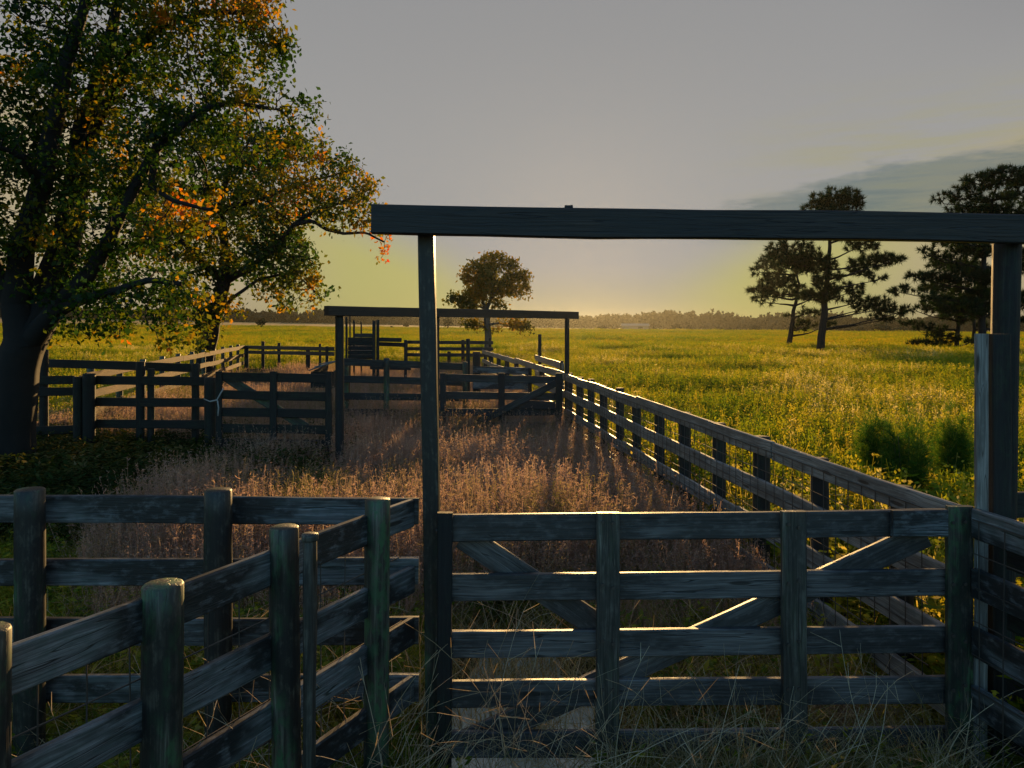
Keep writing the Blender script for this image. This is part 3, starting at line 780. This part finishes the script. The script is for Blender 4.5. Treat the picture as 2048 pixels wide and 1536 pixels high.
# --- pines ---------------------------------------------------------------------------------
def pine(root_loc, label, trunk, pads, rt, dens=17.0, warm=0.0):
    root = empty('pine_tree', root_loc, label, 'pine tree')
    Y = root_loc[1]; k = Y / 55.0
    limbs = [(px_limb(trunk), rt, .05, None)]
    tr_ = px_limb(trunk)
    for (px, py, rx, ry, Yb, rd) in pads:            # one bough out to each pad of foliage
        c = P(px, py, Yb)
        zt = c.z - abs(c.x - tr_[0].x) * .22 - .1
        best = None
        for i in range(len(tr_) - 1):
            for t in (0, .25, .5, .75):
                q = tr_[i].lerp(tr_[i + 1], t)
                if best is None or abs(q.z - zt) < abs(best.z - zt): best = q
        mid = best.lerp(c, .55) + Vector((0, 0, -.15 * k))
        limbs.append(([best, mid, c - Vector((0, 0, ry * Yb / F * .4))], .07 * k, .03, 0))
    att = blob_points(pads, dens / k ** 3, 0)
    pos, par, rmin, nl = grow(limbs, att, .24 * k, 4.0 * k, .26 * k)
    _, rad, kids = branch_mesh('trunk', pos, par, rmin, .016 * k, BARK, root)
    A = np.array([tuple(p) for p in pos]); par = np.array(par)
    idx = np.where((rad < .03 * k) & (np.arange(len(A)) >= nl))[0]
    D = norm(A[idx] - A[par[idx]]) + np.array([0, 0, .35])
    V1, F1, h1 = needles(A[idx], D, .42 * k, .05 * k, 36, np.clip(.35 + warm + .4 * cl_noise(A[idx], .5) + rng.normal(size=len(idx)) * .15, 0, 1))
    quad_mesh('crown', V1, F1, h1, L_PINE, root)
    return root
PK = 1.65
def pd(lst, Y, rdk=1.0): return [(a, b, c * 1.12, d * PK, Y + random.uniform(-.7, .7), c * Y / F * rdk) for a, b, c, d in lst]
Yp = 52.0
pine((XA(1640, Yp), Yp, 0), 'tall pine standing nearest in the field, its trunk clear of the gate beam', [(1636, 735, Yp), (1643, 680, Yp), (1650, 600, Yp), (1657, 520, Yp), (1663, 450, Yp), (1668, 405, Yp)],
     pd([(1672, 400, 46, 16), (1640, 412, 30, 12), (1712, 410, 20, 14), (1650, 440, 60, 16), (1610, 455, 30, 14), (1700, 455, 35, 12), (1595, 510, 42, 18), (1560, 500, 25, 12), (1635, 530, 36, 14), (1690, 470, 40, 10), (1720, 490, 40, 6),
         (1745, 522, 42, 9), (1785, 516, 26, 8), (1728, 538, 34, 9), (1650, 560, 30, 12), (1752, 556, 22, 8), (1693, 582, 34, 10), (1640, 590, 30, 12), (1712, 600, 24, 9), (1725, 612, 26, 10), (1755, 612, 32, 13), (1795, 622, 26, 7), (1765, 636, 24, 6), (1605, 595, 18, 9)], Yp), .30)
Yp = 66.0
pine((XA(1580, Yp), Yp, 0), 'smaller warm-toned pine just left of the tallest pine', [(1577, 712, Yp), (1583, 660, Yp), (1590, 610, Yp), (1598, 570, Yp), (1590, 530, Yp)],
     pd([(1590, 528, 40, 12), (1545, 520, 26, 12), (1520, 538, 20, 10), (1562, 548, 34, 9), (1560, 565, 44, 9), (1508, 582, 18, 8), (1535, 582, 30, 8), (1560, 590, 30, 7), (1602, 585, 34, 8), (1530, 600, 26, 6), (1625, 592, 24, 7),
         (1615, 622, 26, 5), (1585, 632, 14, 5), (1620, 645, 24, 7), (1655, 648, 18, 6), (1600, 655, 20, 5)], Yp), .26, warm=.35)  # warm shifts the needle tone up the colour ramp
PK = 1.3
Yp = 50.0
pine((XA(1965, Yp), Yp, 0), 'thick-trunked dark pine behind the square post, wide flat top above the beam', [(1962, 760, Yp), (1964, 660, Yp), (1966, 560, Yp), (1968, 470, Yp), (1985, 400, Yp), (2000, 355, Yp)],
     pd([(2010, 352, 44, 16), (1965, 365, 44, 16), (1920, 388, 30, 14), (1888, 400, 18, 14), (2046, 375, 36, 30), (1950, 400, 40, 10), (1995, 395, 34, 10), (1985, 428, 50, 14), (1935, 420, 36, 12), (2036, 425, 34, 14), (1990, 455, 60, 16), (1930, 460, 40, 14), (1900, 478, 40, 12), (1855, 505, 18, 10), (1940, 505, 45, 14), (1995, 500, 40, 16), (1880, 515, 30, 12),
         (1835, 552, 26, 10), (1880, 555, 44, 12), (1935, 552, 45, 16), (1990, 560, 40, 18), (1960, 590, 60, 14), (1870, 598, 30, 12), (1925, 615, 50, 14), (1980, 620, 40, 14), (2046, 600, 40, 20), (2060, 520, 40, 25), (2040, 640, 30, 8), (1800, 580, 26, 11), (1850, 582, 24, 6)], Yp), .30, dens=14)
Yp = 60.0
pine((XA(1915, Yp), Yp, 0), 'slim dark pine with low sweeping boughs, left of the thick-trunked pine', [(1912, 725, Yp), (1915, 660, Yp), (1920, 590, Yp), (1925, 530, Yp), (1928, 480, Yp)],
     pd([(1925, 485, 30, 12), (1900, 530, 40, 10), (1945, 535, 30, 10), (1880, 575, 40, 10), (1885, 612, 44, 12), (1920, 630, 40, 10), (1835, 620, 24, 6), (1825, 645, 26, 7), (1860, 655, 30, 7), (1885, 672, 34, 8), (1850, 685, 28, 6), (1895, 690, 24, 6), (1940, 680, 24, 5)], Yp), .20)
Yp = 62.0
pine((XA(1948, Yp), Yp, 0), 'thin pine close beside the square post between two thicker trunks', [(1948, 722, Yp), (1948, 660, Yp), (1950, 580, Yp), (1955, 500, Yp)],
     pd([(1955, 500, 26, 10), (1935, 540, 26, 9), (1975, 545, 26, 9), (1960, 580, 30, 10), (1930, 600, 26, 8), (1975, 610, 26, 9), (1965, 650, 20, 6)], Yp), .16)

# ------------------------------------------------------------------ far woods, bushes, barn
def far_woods():
    Cs, Hs, S = [], [], []
    def edge(px):                                     # base row and height in photo pixels of the wood
        xs = [-200, 300, 640, 900, 1100, 1250, 1420, 1520, 1700, 2100]
        base = [643, 644, 646, 652, 656, 658, 661, 663, 664, 664]
        hh = [28, 27, 25, 23, 28, 28, 37, 33, 31, 31]
        return np.interp(px, xs, base), np.interp(px, xs, hh)
    for k in range(2100):
        px = rng.uniform(-260, 2300); row = rng.integers(0, 3)
        Y = 600 + row * 45 + rng.uniform(-20, 20)
        b_, hp = edge(px)
        zb = CAMZ - (b_ - HY) / F * 600
        H = hp / F * 600 * rng.uniform(.62, 1.12) * (1 + .12 * math.sin(px * .02) + .08 * math.sin(px * .057 + 1)) + row * .6
        r = rng.uniform(2.2, 4.2); n = 46
        u = norm(rng.normal(size=(n, 3))) * rng.uniform(.3, 1, (n, 1))
        c = np.array([(px - CX) / F * Y, Y, zb])
        top = u * np.array([r, r, H * .5]) + np.array([0, 0, H * .52])
        Cs.append(c + top); Hs.append(np.full(n, rng.uniform(0, 1)))
    C = np.concatenate(Cs); h = np.clip(np.concatenate(Hs) + rng.normal(size=len(C)) * .2, 0, 1)
    V, Fa, h = leaves(C, 2.9, h, 0.0, 1.0)
    tag(quad_mesh('far_woods', V, Fa, h, L_WOOD), 'long hazy line of woods along the horizon', 'woods', kind='stuff')
far_woods()

def bush_mesh(seed, n=160):
    r_ = np.random.default_rng(seed)
    C = norm(r_.normal(size=(n, 3))) * r_.uniform(.2, 1, (n, 1)) ** .6 * np.array([.5, .5, .42]) + np.array([0, 0, .52])
    return C
bush_proto = None
for i, (px, py, wpx, hpx, Y) in enumerate([(1205, 659, 17, 8, 330), (1308, 661, 12, 8, 380), (1352, 661, 22, 13, 420), (1378, 662, 12, 12, 430), (1510, 664, 24, 14, 380), (1440, 663, 22, 10, 440),
                                          (1720, 667, 18, 14, 330), (1762, 668, 36, 22, 300), (1700, 668, 20, 10, 320), (1800, 668, 30, 14, 340), (812, 654, 12, 8, 300), (783, 655, 6, 4, 280), (895, 655, 20, 20, 260), (522, 652, 20, 16, 200), (1460, 664, 16, 8, 380)]):
    c = P(px, py, Y)
    if bush_proto is None:
        root = empty('field_bush', (0, 0, 0), 'small dark bush far out in the field before the woods', 'bush', 'bushes far out in the field')
        V, Fa, h = leaves(bush_mesh(5), .22, rng.uniform(0, 1, 160), 0, 1)
        quad_mesh('crown', V, Fa, h, L_WOOD, root)
        MB().tube([(0, 0, -.1), (.01, 0, .3), (0, .01, .55)], .035, 6, .02).build('trunk', BARK, root)
        bush_proto = root; o = root; kids_ = list(root.children)
    else:
        o = bush_proto.copy(); col.objects.link(o)
        for ch in bush_proto.children:
            d = ch.copy(); col.objects.link(d); d.parent = o
    o.location = (c.x, Y, c.z - .1); o.scale = (wpx / F * Y, wpx / F * Y, hpx / F * Y); o.rotation_euler.z = i * 1.3

bn = empty('barn', P(1270, 659, 520), 'low pale barn on the far field below the orange woods', 'barn')
b0 = P(1270, 659, 520)
WALL = simple('barn_wall', (.20, .17, .13)); ROOF = simple('barn_roof', (.30, .26, .20))
def boxm(c, s):
    mb = MB(); x, y, z = c; a, b, d = s[0] / 2, s[1] / 2, s[2]
    v = [(x - a, y - b, z), (x + a, y - b, z), (x + a, y + b, z), (x - a, y + b, z), (x - a, y - b, z + d), (x + a, y - b, z + d), (x + a, y + b, z + d), (x - a, y + b, z + d)]
    mb.v = v; mb.g = v; mb.f = [(0, 1, 5, 4), (1, 2, 6, 5), (2, 3, 7, 6), (3, 0, 4, 7), (4, 5, 6, 7), (3, 2, 1, 0)]
    return mb
boxm((b0.x, 520, b0.z - .5), (17, 8, 2.9)).build('wall', WALL, bn)
rf = MB(); x, y, z = b0.x, 520, b0.z + 2.4
rf.v = [(x - 9.4, y - 4.8, z), (x + 9.4, y - 4.8, z), (x + 9.4, y + 4.8, z), (x - 9.4, y + 4.8, z), (x - 9.4, y, z + 1.7), (x + 9.4, y, z + 1.7)]
rf.g = list(rf.v); rf.f = [(0, 1, 5, 4), (2, 3, 4, 5), (0, 4, 3), (1, 2, 5), (3, 2, 1, 0)]
rf.build('roof', ROOF, bn)
boxm((b0.x + 3, 515.9, b0.z - .4), (3, .3, 2.2)).build('door', W_DARK, bn)

wf = empty('wire_fence', (30, 100, 0), 'thin wire fence with slim posts far out behind the pines', 'fence')
pts = []
for k in range(14):
    px = 1480 + k * 40; Y = 105 + k * 1.0
    c = P(px, 678, Y); pts.append(c)
    rpost(wf, c.x, Y, c.z, .05, W_DARK, zb=-.3)
mb = MB()
for dzv in (.08, .35, .6):
    mb.tube([p - Vector((0, 0, dzv)) for p in pts], .012, 4)
mb.build('wire', WIRE, wf)

# ------------------------------------------------------------------ grass (uncountable: scattered clumps)
def blades(n, hgt, wid, spread, bend, hr=(0, 1), seg=3):
    """one clump of curved tapering blades as triangles/quads -> V, quads, h"""
    V, Fq, H = [], [], []
    for k in range(n):
        a = rng.uniform(0, 2 * math.pi); r0 = spread * math.sqrt(rng.uniform())
        bx, by = r0 * math.cos(rng.uniform(0, 6.28)), r0 * math.sin(rng.uniform(0, 6.28))
        L = hgt * rng.uniform(.5, 1.1); b = bend * rng.uniform(.3, 1.5)
        dx, dy = math.cos(a), math.sin(a); sx_, sy_ = -dy, dx
        tw = rng.uniform(-.8, .8); sx_, sy_ = sx_ * math.cos(tw) + dx * math.sin(tw), sy_ * math.cos(tw) + dy * math.sin(tw)
        base = len(V)
        for i in range(seg + 1):
            t = i / seg; off = L * b * t * t; z = L * t * (1 - .25 * b * t)
            ww = wid * (1 - t) ** .7 * .5 if i < seg else wid * .08
            V.append((bx + dx * off - sx_ * ww, by + dy * off - sy_ * ww, z)); V.append((bx + dx * off + sx_ * ww, by + dy * off + sy_ * ww, z))
        hv = rng.uniform(*hr)
        for i in range(seg):
            q = base + i * 2; Fq.append((q, q + 1, q + 3, q + 2)); H.append(hv)
    return V, Fq, H
def heads(V, Fq, H, n, z0, z1, spread, size, hr, per=7, elong=2.2):
    """stalks carrying small seed heads or flower clusters"""
    for k in range(n):
        a = rng.uniform(0, 6.28); r0 = spread * rng.uniform(); x, y = r0 * math.cos(a), r0 * math.sin(a)
        zt = rng.uniform(z0, z1); lean = rng.normal(size=2) * .12 * zt
        b = len(V); wv = size * .10
        V += [(x - wv, y, 0), (x + wv, y, 0), (x + lean[0] + wv, y + lean[1], zt), (x + lean[0] - wv, y + lean[1], zt)]
        Fq.append((b, b + 1, b + 2, b + 3)); H.append(rng.uniform(*hr))
        for j in range(per):
            t = rng.uniform(.72, 1.02); c = np.array([x + lean[0] * t, y + lean[1] * t, zt * t]) + rng.normal(size=3) * size * np.array([.8, .8, .6])
            d = norm(rng.normal(size=3) + np.array([0, 0, .5])) * size * elong * .5; s = norm(np.cross(d, rng.normal(size=3))) * size * .35
            b = len(V)
            V += [tuple(c - d), tuple(c + s), tuple(c + d), tuple(c - s)]; Fq.append((b, b + 1, b + 2, b + 3)); H.append(rng.uniform(*hr))
def forbs(V, Fq, H, n, hgt, spread, size, hr, per=16):
    """leafy stems"""
    for k in range(n):
        a = rng.uniform(0, 6.28); r0 = spread * rng.uniform(); x, y = r0 * math.cos(a), r0 * math.sin(a)
        zt = hgt * rng.uniform(.6, 1.1); lean = rng.normal(size=2) * .15 * zt
        for j in range(per):
            t = rng.uniform(.15, 1); ph = rng.uniform(0, 6.28)
            c = np.array([x + lean[0] * t, y + lean[1] * t, zt * t]); d = np.array([math.cos(ph), math.sin(ph), rng.uniform(-.2, .6)]) * size * rng.uniform(.6, 1.2)
            s = norm(np.cross(d, np.array([0, 0, 1]) + rng.normal(size=3) * .3)) * size * .22
            b = len(V); V += [tuple(c), tuple(c + d * .5 + s), tuple(c + d), tuple(c + d * .5 - s)]; Fq.append((b, b + 1, b + 2, b + 3)); H.append(rng.uniform(*hr))

def tuft_obj(name, V, Fq, H, m, coll):
    me = bpy.data.meshes.new(name); me.from_pydata([tuple(map(float, v)) for v in V], [], Fq)
    a = me.attributes.new('h', 'FLOAT', 'FACE'); a.data.foreach_set('value', np.array(H, dtype=np.float32))
    me.materials.append(m); o = bpy.data.objects.new(name, me); coll.objects.link(o); return o

def scatter(name, label, cat, pts, scl, coll, nvar):
    n = len(pts)
    me = bpy.data.meshes.new(name); me.vertices.add(n); me.vertices.foreach_set('co', pts.astype(np.float32).ravel())
    rot = np.zeros((n, 3), np.float32); rot[:, 2] = rng.uniform(0, 6.28, n); rot[:, :2] = rng.normal(size=(n, 2)) * .10
    a = me.attributes.new('rot', 'FLOAT_VECTOR', 'POINT'); a.data.foreach_set('vector', rot.ravel())
    a = me.attributes.new('scl', 'FLOAT_VECTOR', 'POINT'); a.data.foreach_set('vector', scl.astype(np.float32).ravel())
    a = me.attributes.new('idx', 'INT', 'POINT'); a.data.foreach_set('value', rng.integers(0, nvar, n).astype(np.int32))
    me.update()
    o = link_mesh(name, me, None)
    g = bpy.data.node_groups.new(name + '_scatter', 'GeometryNodeTree')
    g.interface.new_socket('Geometry', in_out='INPUT', socket_type='NodeSocketGeometry')
    g.interface.new_socket('Geometry', in_out='OUTPUT', socket_type='NodeSocketGeometry')
    gi = g.nodes.new('NodeGroupInput'); go = g.nodes.new('NodeGroupOutput')
    ci = g.nodes.new('GeometryNodeCollectionInfo'); ci.inputs['Collection'].default_value = coll
    ci.inputs['Separate Children'].default_value = True; ci.inputs['Reset Children'].default_value = True
    ip = g.nodes.new('GeometryNodeInstanceOnPoints'); ip.inputs['Pick Instance'].default_value = True
    def na(nm, ty):
        x = g.nodes.new('GeometryNodeInputNamedAttribute'); x.data_type = ty; x.inputs['Name'].default_value = nm; return x.outputs['Attribute']
    g.links.new(gi.outputs[0], ip.inputs['Points']); g.links.new(ci.outputs[0], ip.inputs['Instance'])
    g.links.new(na('idx', 'INT'), ip.inputs['Instance Index']); g.links.new(na('rot', 'FLOAT_VECTOR'), ip.inputs['Rotation']); g.links.new(na('scl', 'FLOAT_VECTOR'), ip.inputs['Scale'])
    g.links.new(ip.outputs[0], go.inputs[0])
    md = o.modifiers.new('scatter', 'NODES'); md.node_group = g
    return tag(o, label, cat, kind='stuff')

def wedge(n, y0, y1, pad=1.0, power=1.0):
    """random plan points spread over the viewed wedge, even per ground area (power<1: denser near)"""
    y = np.sqrt(rng.uniform(y0 ** 2, y1 ** 2, n * 2)) if power == 1 else y0 + (y1 - y0) * rng.uniform(0, 1, n * 2) ** power
    half = y * .70 + pad
    x = rng.uniform(-1, 1, n * 2) * half
    return x[:n], y[:n]
def nfield(x, y, s, seed=0.0): return np.array([noise.noise((a * s + seed, b * s, seed)) for a, b in zip(x, y)])
def zs(x, y): return np.array([ground_z(a, b) for a, b in zip(x, y)])
FX = np.vectorize(fx)
def f9x(y): return n0.x + (n1.x - n0.x) * (y - n0.y) / (n1.y - n0.y)

# tall dry grass inside the pens
cp = bpy.data.collections.new('pen_grass_clumps')
for k in range(5):
    V, Fq, H = blades(44, .62, .006, .17, .6)
    heads(V, Fq, H, 12, .45, .85, .18, .011, (.5, 1), 10, 3.0)
    tuft_obj('pen_clump_%d' % k, V, Fq, H, G_PEN, cp)
x = rng.uniform(-9, 2.7, 40000); y = 4.3 + 28 * rng.uniform(0, 1, 40000) ** 1.5
pud = ((x - .05) / .85) ** 2 + ((y - 4.75) / 1.15) ** 2
leftdark = (x < -4.0 - .1 * (y - 9)) & (y < 13)
ok = (x < FX(y) - .05) & (pud > 1) & ~leftdark & ((y > 13.5) | (x > -.55 * y))
inner = (y < 34) & (x > -.68 * y - 1)
ok &= inner
x, y = x[ok][:17000], y[ok][:17000]
s = rng.uniform(.7, 1.15, len(x)) * (1 + .35 * nfield(x, y, .35, 4)); s *= np.clip((y - 3.6) / 3.0, .35, 1)
scatter('pen_grass', 'tall dry pinkish grass filling the pens', 'grass', np.stack([x, y, zs(x, y)], 1), np.stack([s * 1.1, s * 1.1, s], 1), cp, 5)

# green undergrowth on the left, in the near strip and under the trees
cg = bpy.data.collections.new('green_grass_clumps')
for k in range(4):
    V, Fq, H = blades(42, .42, .009, .17, .7)
    forbs(V, Fq, H, 3, .4, .15, .06, (0, .5))
    tuft_obj('green_clump_%d' % k, V, Fq, H, G_GREEN, cg)
x = rng.uniform(-10, 2.8, 42000); y = 3.4 + 12 * rng.uniform(0, 1, 42000) ** 1.2
pud = ((x - .05) / .8) ** 2 + ((y - 4.75) / 1.1) ** 2
ok = (pud > 1) & (x < FX(y) + .2) & (x > -.7 * y - 1) & (y < 8.5)
ok &= rng.uniform(size=len(x)) < np.where(x > -.5, .3, 1)
x, y = x[ok][:15000], y[ok][:15000]
s = rng.uniform(.6, 1.2, len(x)) * np.where(y < 4.4, .7, 1)
scatter('green_grass', 'green rough grass under the trees and along the near fences', 'grass', np.stack([x, y, zs(x, y)], 1), np.stack([s, s, s], 1), cg, 4)

cw = bpy.data.collections.new('weed_clumps')
for k in range(4):
    V, Fq, H = blades(16, .40, .010, .18, .8)
    forbs(V, Fq, H, 9, .55, .22, .075, (0, 1), 18)
    tuft_obj('weed_clump_%d' % k, V, Fq, H, L_WEED, cw)
x = rng.uniform(-10, 0, 16000); y = 7.4 + 7.5 * rng.uniform(0, 1, 16000)
ok = (x < -2.3 - .12 * (y - 9) + .9 * nfield(x, y, .5, 3)) & (x > -.7 * y - 1)
x, y = x[ok][:5200], y[ok][:5200]; s = rng.uniform(.6, 1.25, len(x))
scatter('shade_weeds', 'dark leafy weeds in the shade below the trees', 'weeds', np.stack([x, y, zs(x, y)], 1), np.stack([s, s, s], 1), cw, 4)

# flowering field on the right and beyond
cf = bpy.data.collections.new('field_clumps')
for k in range(6):
    V, Fq, H = blades(22, .55, .010, .2, .5, (0, .7))
    forbs(V, Fq, H, 8, .68, .24, .075, (0, .75), 15)
    heads(V, Fq, H, 6, .55, .85, .24, .026, (.75, 1), 9, 1.4)
    tuft_obj('field_clump_%d' % k, V, Fq, H, G_FIELD, cf)
x, y = wedge(90000, 3.5, 62, 2.0)
ok = np.where(y < 31, (x > FX(np.minimum(y, 29.4)) + .30) | ((y > 14) & (x < f9x(y) - .3)), True) & ~((y < 34.5) & (x < 0) & (x > np.where(y > 14, f9x(y) - .3, -40)))
ok &= ~((y < 14) & (x < 0))
x, y = x[ok], y[ok]
s = rng.uniform(.7, 1.25, len(x)) * (1.0 + .45 * nfield(x, y, .22, 8))
scatter('field_grass', 'yellow-green flowering field on the right of the fence', 'meadow', np.stack([x, y, zs(x, y)], 1), np.stack([s * 1.15, s * 1.15, s * .95], 1), cf, 6)

cz = bpy.data.collections.new('far_field_clumps')
for k in range(4):
    V, Fq, H = blades(46, .7, .035, .9, .6, (0, 1), 2)
    heads(V, Fq, H, 16, .4, .8, .9, .07, (.6, 1), 5, 1.3)
    tuft_obj('far_clump_%d' % k, V, Fq, H, G_FAR, cz)
x, y = wedge(60000, 58, 300, 4)
s = rng.uniform(.7, 1.3, len(x)) * (1 + .5 * nfield(x, y, .05, 2))
sw = 1 + (y - 58) / 160
scatter('far_field_grass', 'distant part of the yellow-green field reaching to the woods', 'meadow', np.stack([x, y, zs(x, y)], 1), np.stack([s * sw, s * sw, s * .8], 1), cz, 4)

cs = bpy.data.collections.new('straw_clumps')
for k in range(4):
    V, Fq, H = blades(34, .62, .0055, .16, 1.1, (0, 1), 5)
    tuft_obj('straw_clump_%d' % k, V, Fq, H, G_STRAW, cs)
x = np.concatenate([rng.uniform(.45, 2.3, 90), rng.uniform(-2.6, .2, 24), rng.uniform(-3, 2.2, 560), rng.uniform(-.5, .7, 40)])
y = np.concatenate([rng.uniform(3.45, 3.95, 90), rng.uniform(3.2, 3.95, 24), rng.uniform(4.15, 7.4, 560), rng.uniform(4.3, 5.7, 40)])
ok = (x < FX(y) - .05) & ((((x - .05) / .8) ** 2 + ((y - 4.75) / 1.1) ** 2 > 1) | (np.arange(len(x)) >= 674)) & ((y > 3.95) | (x > -.4) | (y < 3.9))
x, y = x[ok], y[ok]; s = rng.uniform(.55, 1.15, len(x))
scatter('straw_grass', 'long bent straw-coloured grass along the front gate and fences', 'grass', np.stack([x, y, zs(x, y)], 1), np.stack([s, s, s * .9], 1), cs, 4)

# dead bramble stalks at the foot of the front gate
def stalks(name, label, n, xr, yr, hr, seed):
    r_ = np.random.default_rng(seed); V, Fq, H = [], [], []
    for k in range(n):
        x, y = r_.uniform(*xr), r_.uniform(*yr); L = r_.uniform(*hr); a = r_.uniform(0, 6.28); curl = r_.uniform(.2, 1.5)
        el_ = r_.uniform(.9, 1.5); p = np.array([x, y, 0.0]); hv = r_.uniform(0, 1); w_ = r_.uniform(.0010, .0036); m = 10; prev = None; da_ = r_.normal() * .12
        for i in range(m + 1):
            d = np.array([math.cos(a) * math.cos(el_), math.sin(a) * math.cos(el_), math.sin(el_)])
            s_ = norm(np.cross(d, np.array([.2, 1, .1]))) * w_ * (1 - .6 * i / m); u_ = np.cross(d, s_)
            b = len(V); V += [tuple(p + s_), tuple(p - s_ * .5 + u_ * .87), tuple(p - s_ * .5 - u_ * .87)]
            if prev is not None:
                for j in range(3):
                    Fq.append((prev + j, prev + (j + 1) % 3, b + (j + 1) % 3, b + j)); H.append(hv)
            prev = b; p = p + d * L / m; el_ -= curl / m * r_.uniform(.5, 1.6); a += da_ + r_.normal() * .1
            if i in (4, 6, 8) and r_.uniform() < .55:        # side twig
                sd = norm(d + r_.normal(size=3) * .8); q = p.copy(); e_ = p + sd * L * r_.uniform(.08, .2); t_ = norm(np.cross(sd, np.array([0, 1, .2]))) * w_ * .6
                b2 = len(V); V += [tuple(q + t_), tuple(q - t_), tuple(e_ - t_ * .4), tuple(e_ + t_ * .4)]; Fq.append((b2, b2 + 1, b2 + 2, b2 + 3)); H.append(hv)
    o = quad_mesh(name, np.array(V), np.array(Fq), np.array(H), G_DRY)
    return tag(o, label, 'dead weeds', kind='stuff')
stalks('dead_stalks', 'tangle of dead stalks at the foot of the front gate left post', 150, (-1.0, .25), (3.3, 3.9), (.4, 1.35), 3)
stalks('dead_stalks', 'matted dead grass stems in front of the right half of the gate', 300, (.3, 2.3), (3.35, 3.9), (.3, .95), 4)
stalks('dead_stalks', 'dry stems among the grass just inside the front gate', 420, (-3.2, 2.1), (4.15, 6.2), (.3, .9), 5)
stalks('dead_stalks', 'dry arching stems under the foreground fence', 150, (-2.2, -.6), (2.2, 4.0), (.3, 1.0), 6)
stalks('dead_stalks', 'few tall bare stalks standing in the field beside the long fence', 34, (1.9, 6.0), (9.5, 17), (.9, 1.6), 8)

# feathery green shrubs in the field
def fennel(name, px, ytop, Y, wpx, label):
    root_z = 0; x0 = XA(px, Y); H = P(px, ytop, Y).z; r = wpx / 2 / F * Y
    root = empty(name, (x0, Y, 0), label, 'shrub')
    ns = 40; Cs, Ds = [], []
    for k in range(ns):
        a = rng.uniform(0, 6.28); q = r * math.sqrt(rng.uniform()); hh = H * (1.12 - .35 * (q / r) ** 2) * rng.uniform(.75, 1.08)
        t = rng.uniform(.15, 1, 34) ** .8
        pr = np.stack([x0 + q * np.cos(a) * (.35 + .75 * t), Y + q * np.sin(a) * (.35 + .75 * t), hh * t], 1) + rng.normal(size=(34, 3)) * .032
        Cs.append(pr); Ds.append(np.stack([np.full(34, math.cos(a) * .35), np.full(34, math.sin(a) * .35), np.full(34, 1.1)], 1))
    C = np.concatenate(Cs); D = norm(np.concatenate(Ds)); n = len(C)
    V, Fa, h = needles(C, D, .16, .0042, 10, np.clip(.45 + rng.normal(size=n) * .3, 0, 1))
    quad_mesh('foliage', V, Fa, h, L_FEN, root)
    mb = MB()
    for k in range(7):
        aa = k * .9; mb.tube([(x0 + .03 * math.cos(aa), Y + .03 * math.sin(aa), -.05), (x0 + r * .3 * math.cos(aa), Y + r * .3 * math.sin(aa), H * .5), (x0 + r * .5 * math.cos(aa), Y + r * .5 * math.sin(aa), H * .9)], .008, 5, .003)
    mb.build('stem', W_STILE, root)
fennel('feathery_shrub', 1812, 848, 8.6, 92, 'biggest feathery green shrub beyond the fence, middle of the three')
fennel('feathery_shrub', 1752, 838, 9.0, 60, 'slim olive feathery shrub left of the biggest one')
fennel('feathery_shrub', 1908, 842, 9.3, 58, 'feathery green shrub close to the square post')

# dark leafy shrub at the second gateway's left post
def shrub(px, py, Y, rx, ry, rd, label, m_):
    c = P(px, py, Y); root = empty('leafy_shrub', (c.x, Y, 0), label, 'shrub')
    n = 1500; C = norm(rng.normal(size=(n, 3))) * rng.uniform(.1, 1, (n, 1)) ** .5 * np.array([rx, rd, ry]) + np.array(c)
    V, Fa, h = leaves(C, .09, np.clip(rng.uniform(0, .7, n), 0, 1)); quad_mesh('foliage', V, Fa, h, m_, root)
    mb = MB()
    for k in range(5):
        mb.tube([(c.x + random.uniform(-.1, .1), Y, -.05), (c.x + random.uniform(-.5, .5) * rx, Y + random.uniform(-.3, .3) * rd, c.z)], .012, 5, .005)
    mb.build('stem', BARK, root)

# ------------------------------------------------------------------ evening haze over the fields
hz = boxm((0, 480, -11), (3200, 1100, 28)).build('haze', None, None)
hm, ht = mat('haze_air')
pv = node(ht, 'ShaderNodeVolumePrincipled', None, Color=(.105, .110, .105, 1), Density=.00036, Anisotropy=.82)
node(ht, 'ShaderNodeOutputMaterial', None, Volume=pv.outputs[0])
hz.data.materials.append(hm)
tag(hz, 'thin evening haze over the fields', 'haze', kind='stuff')
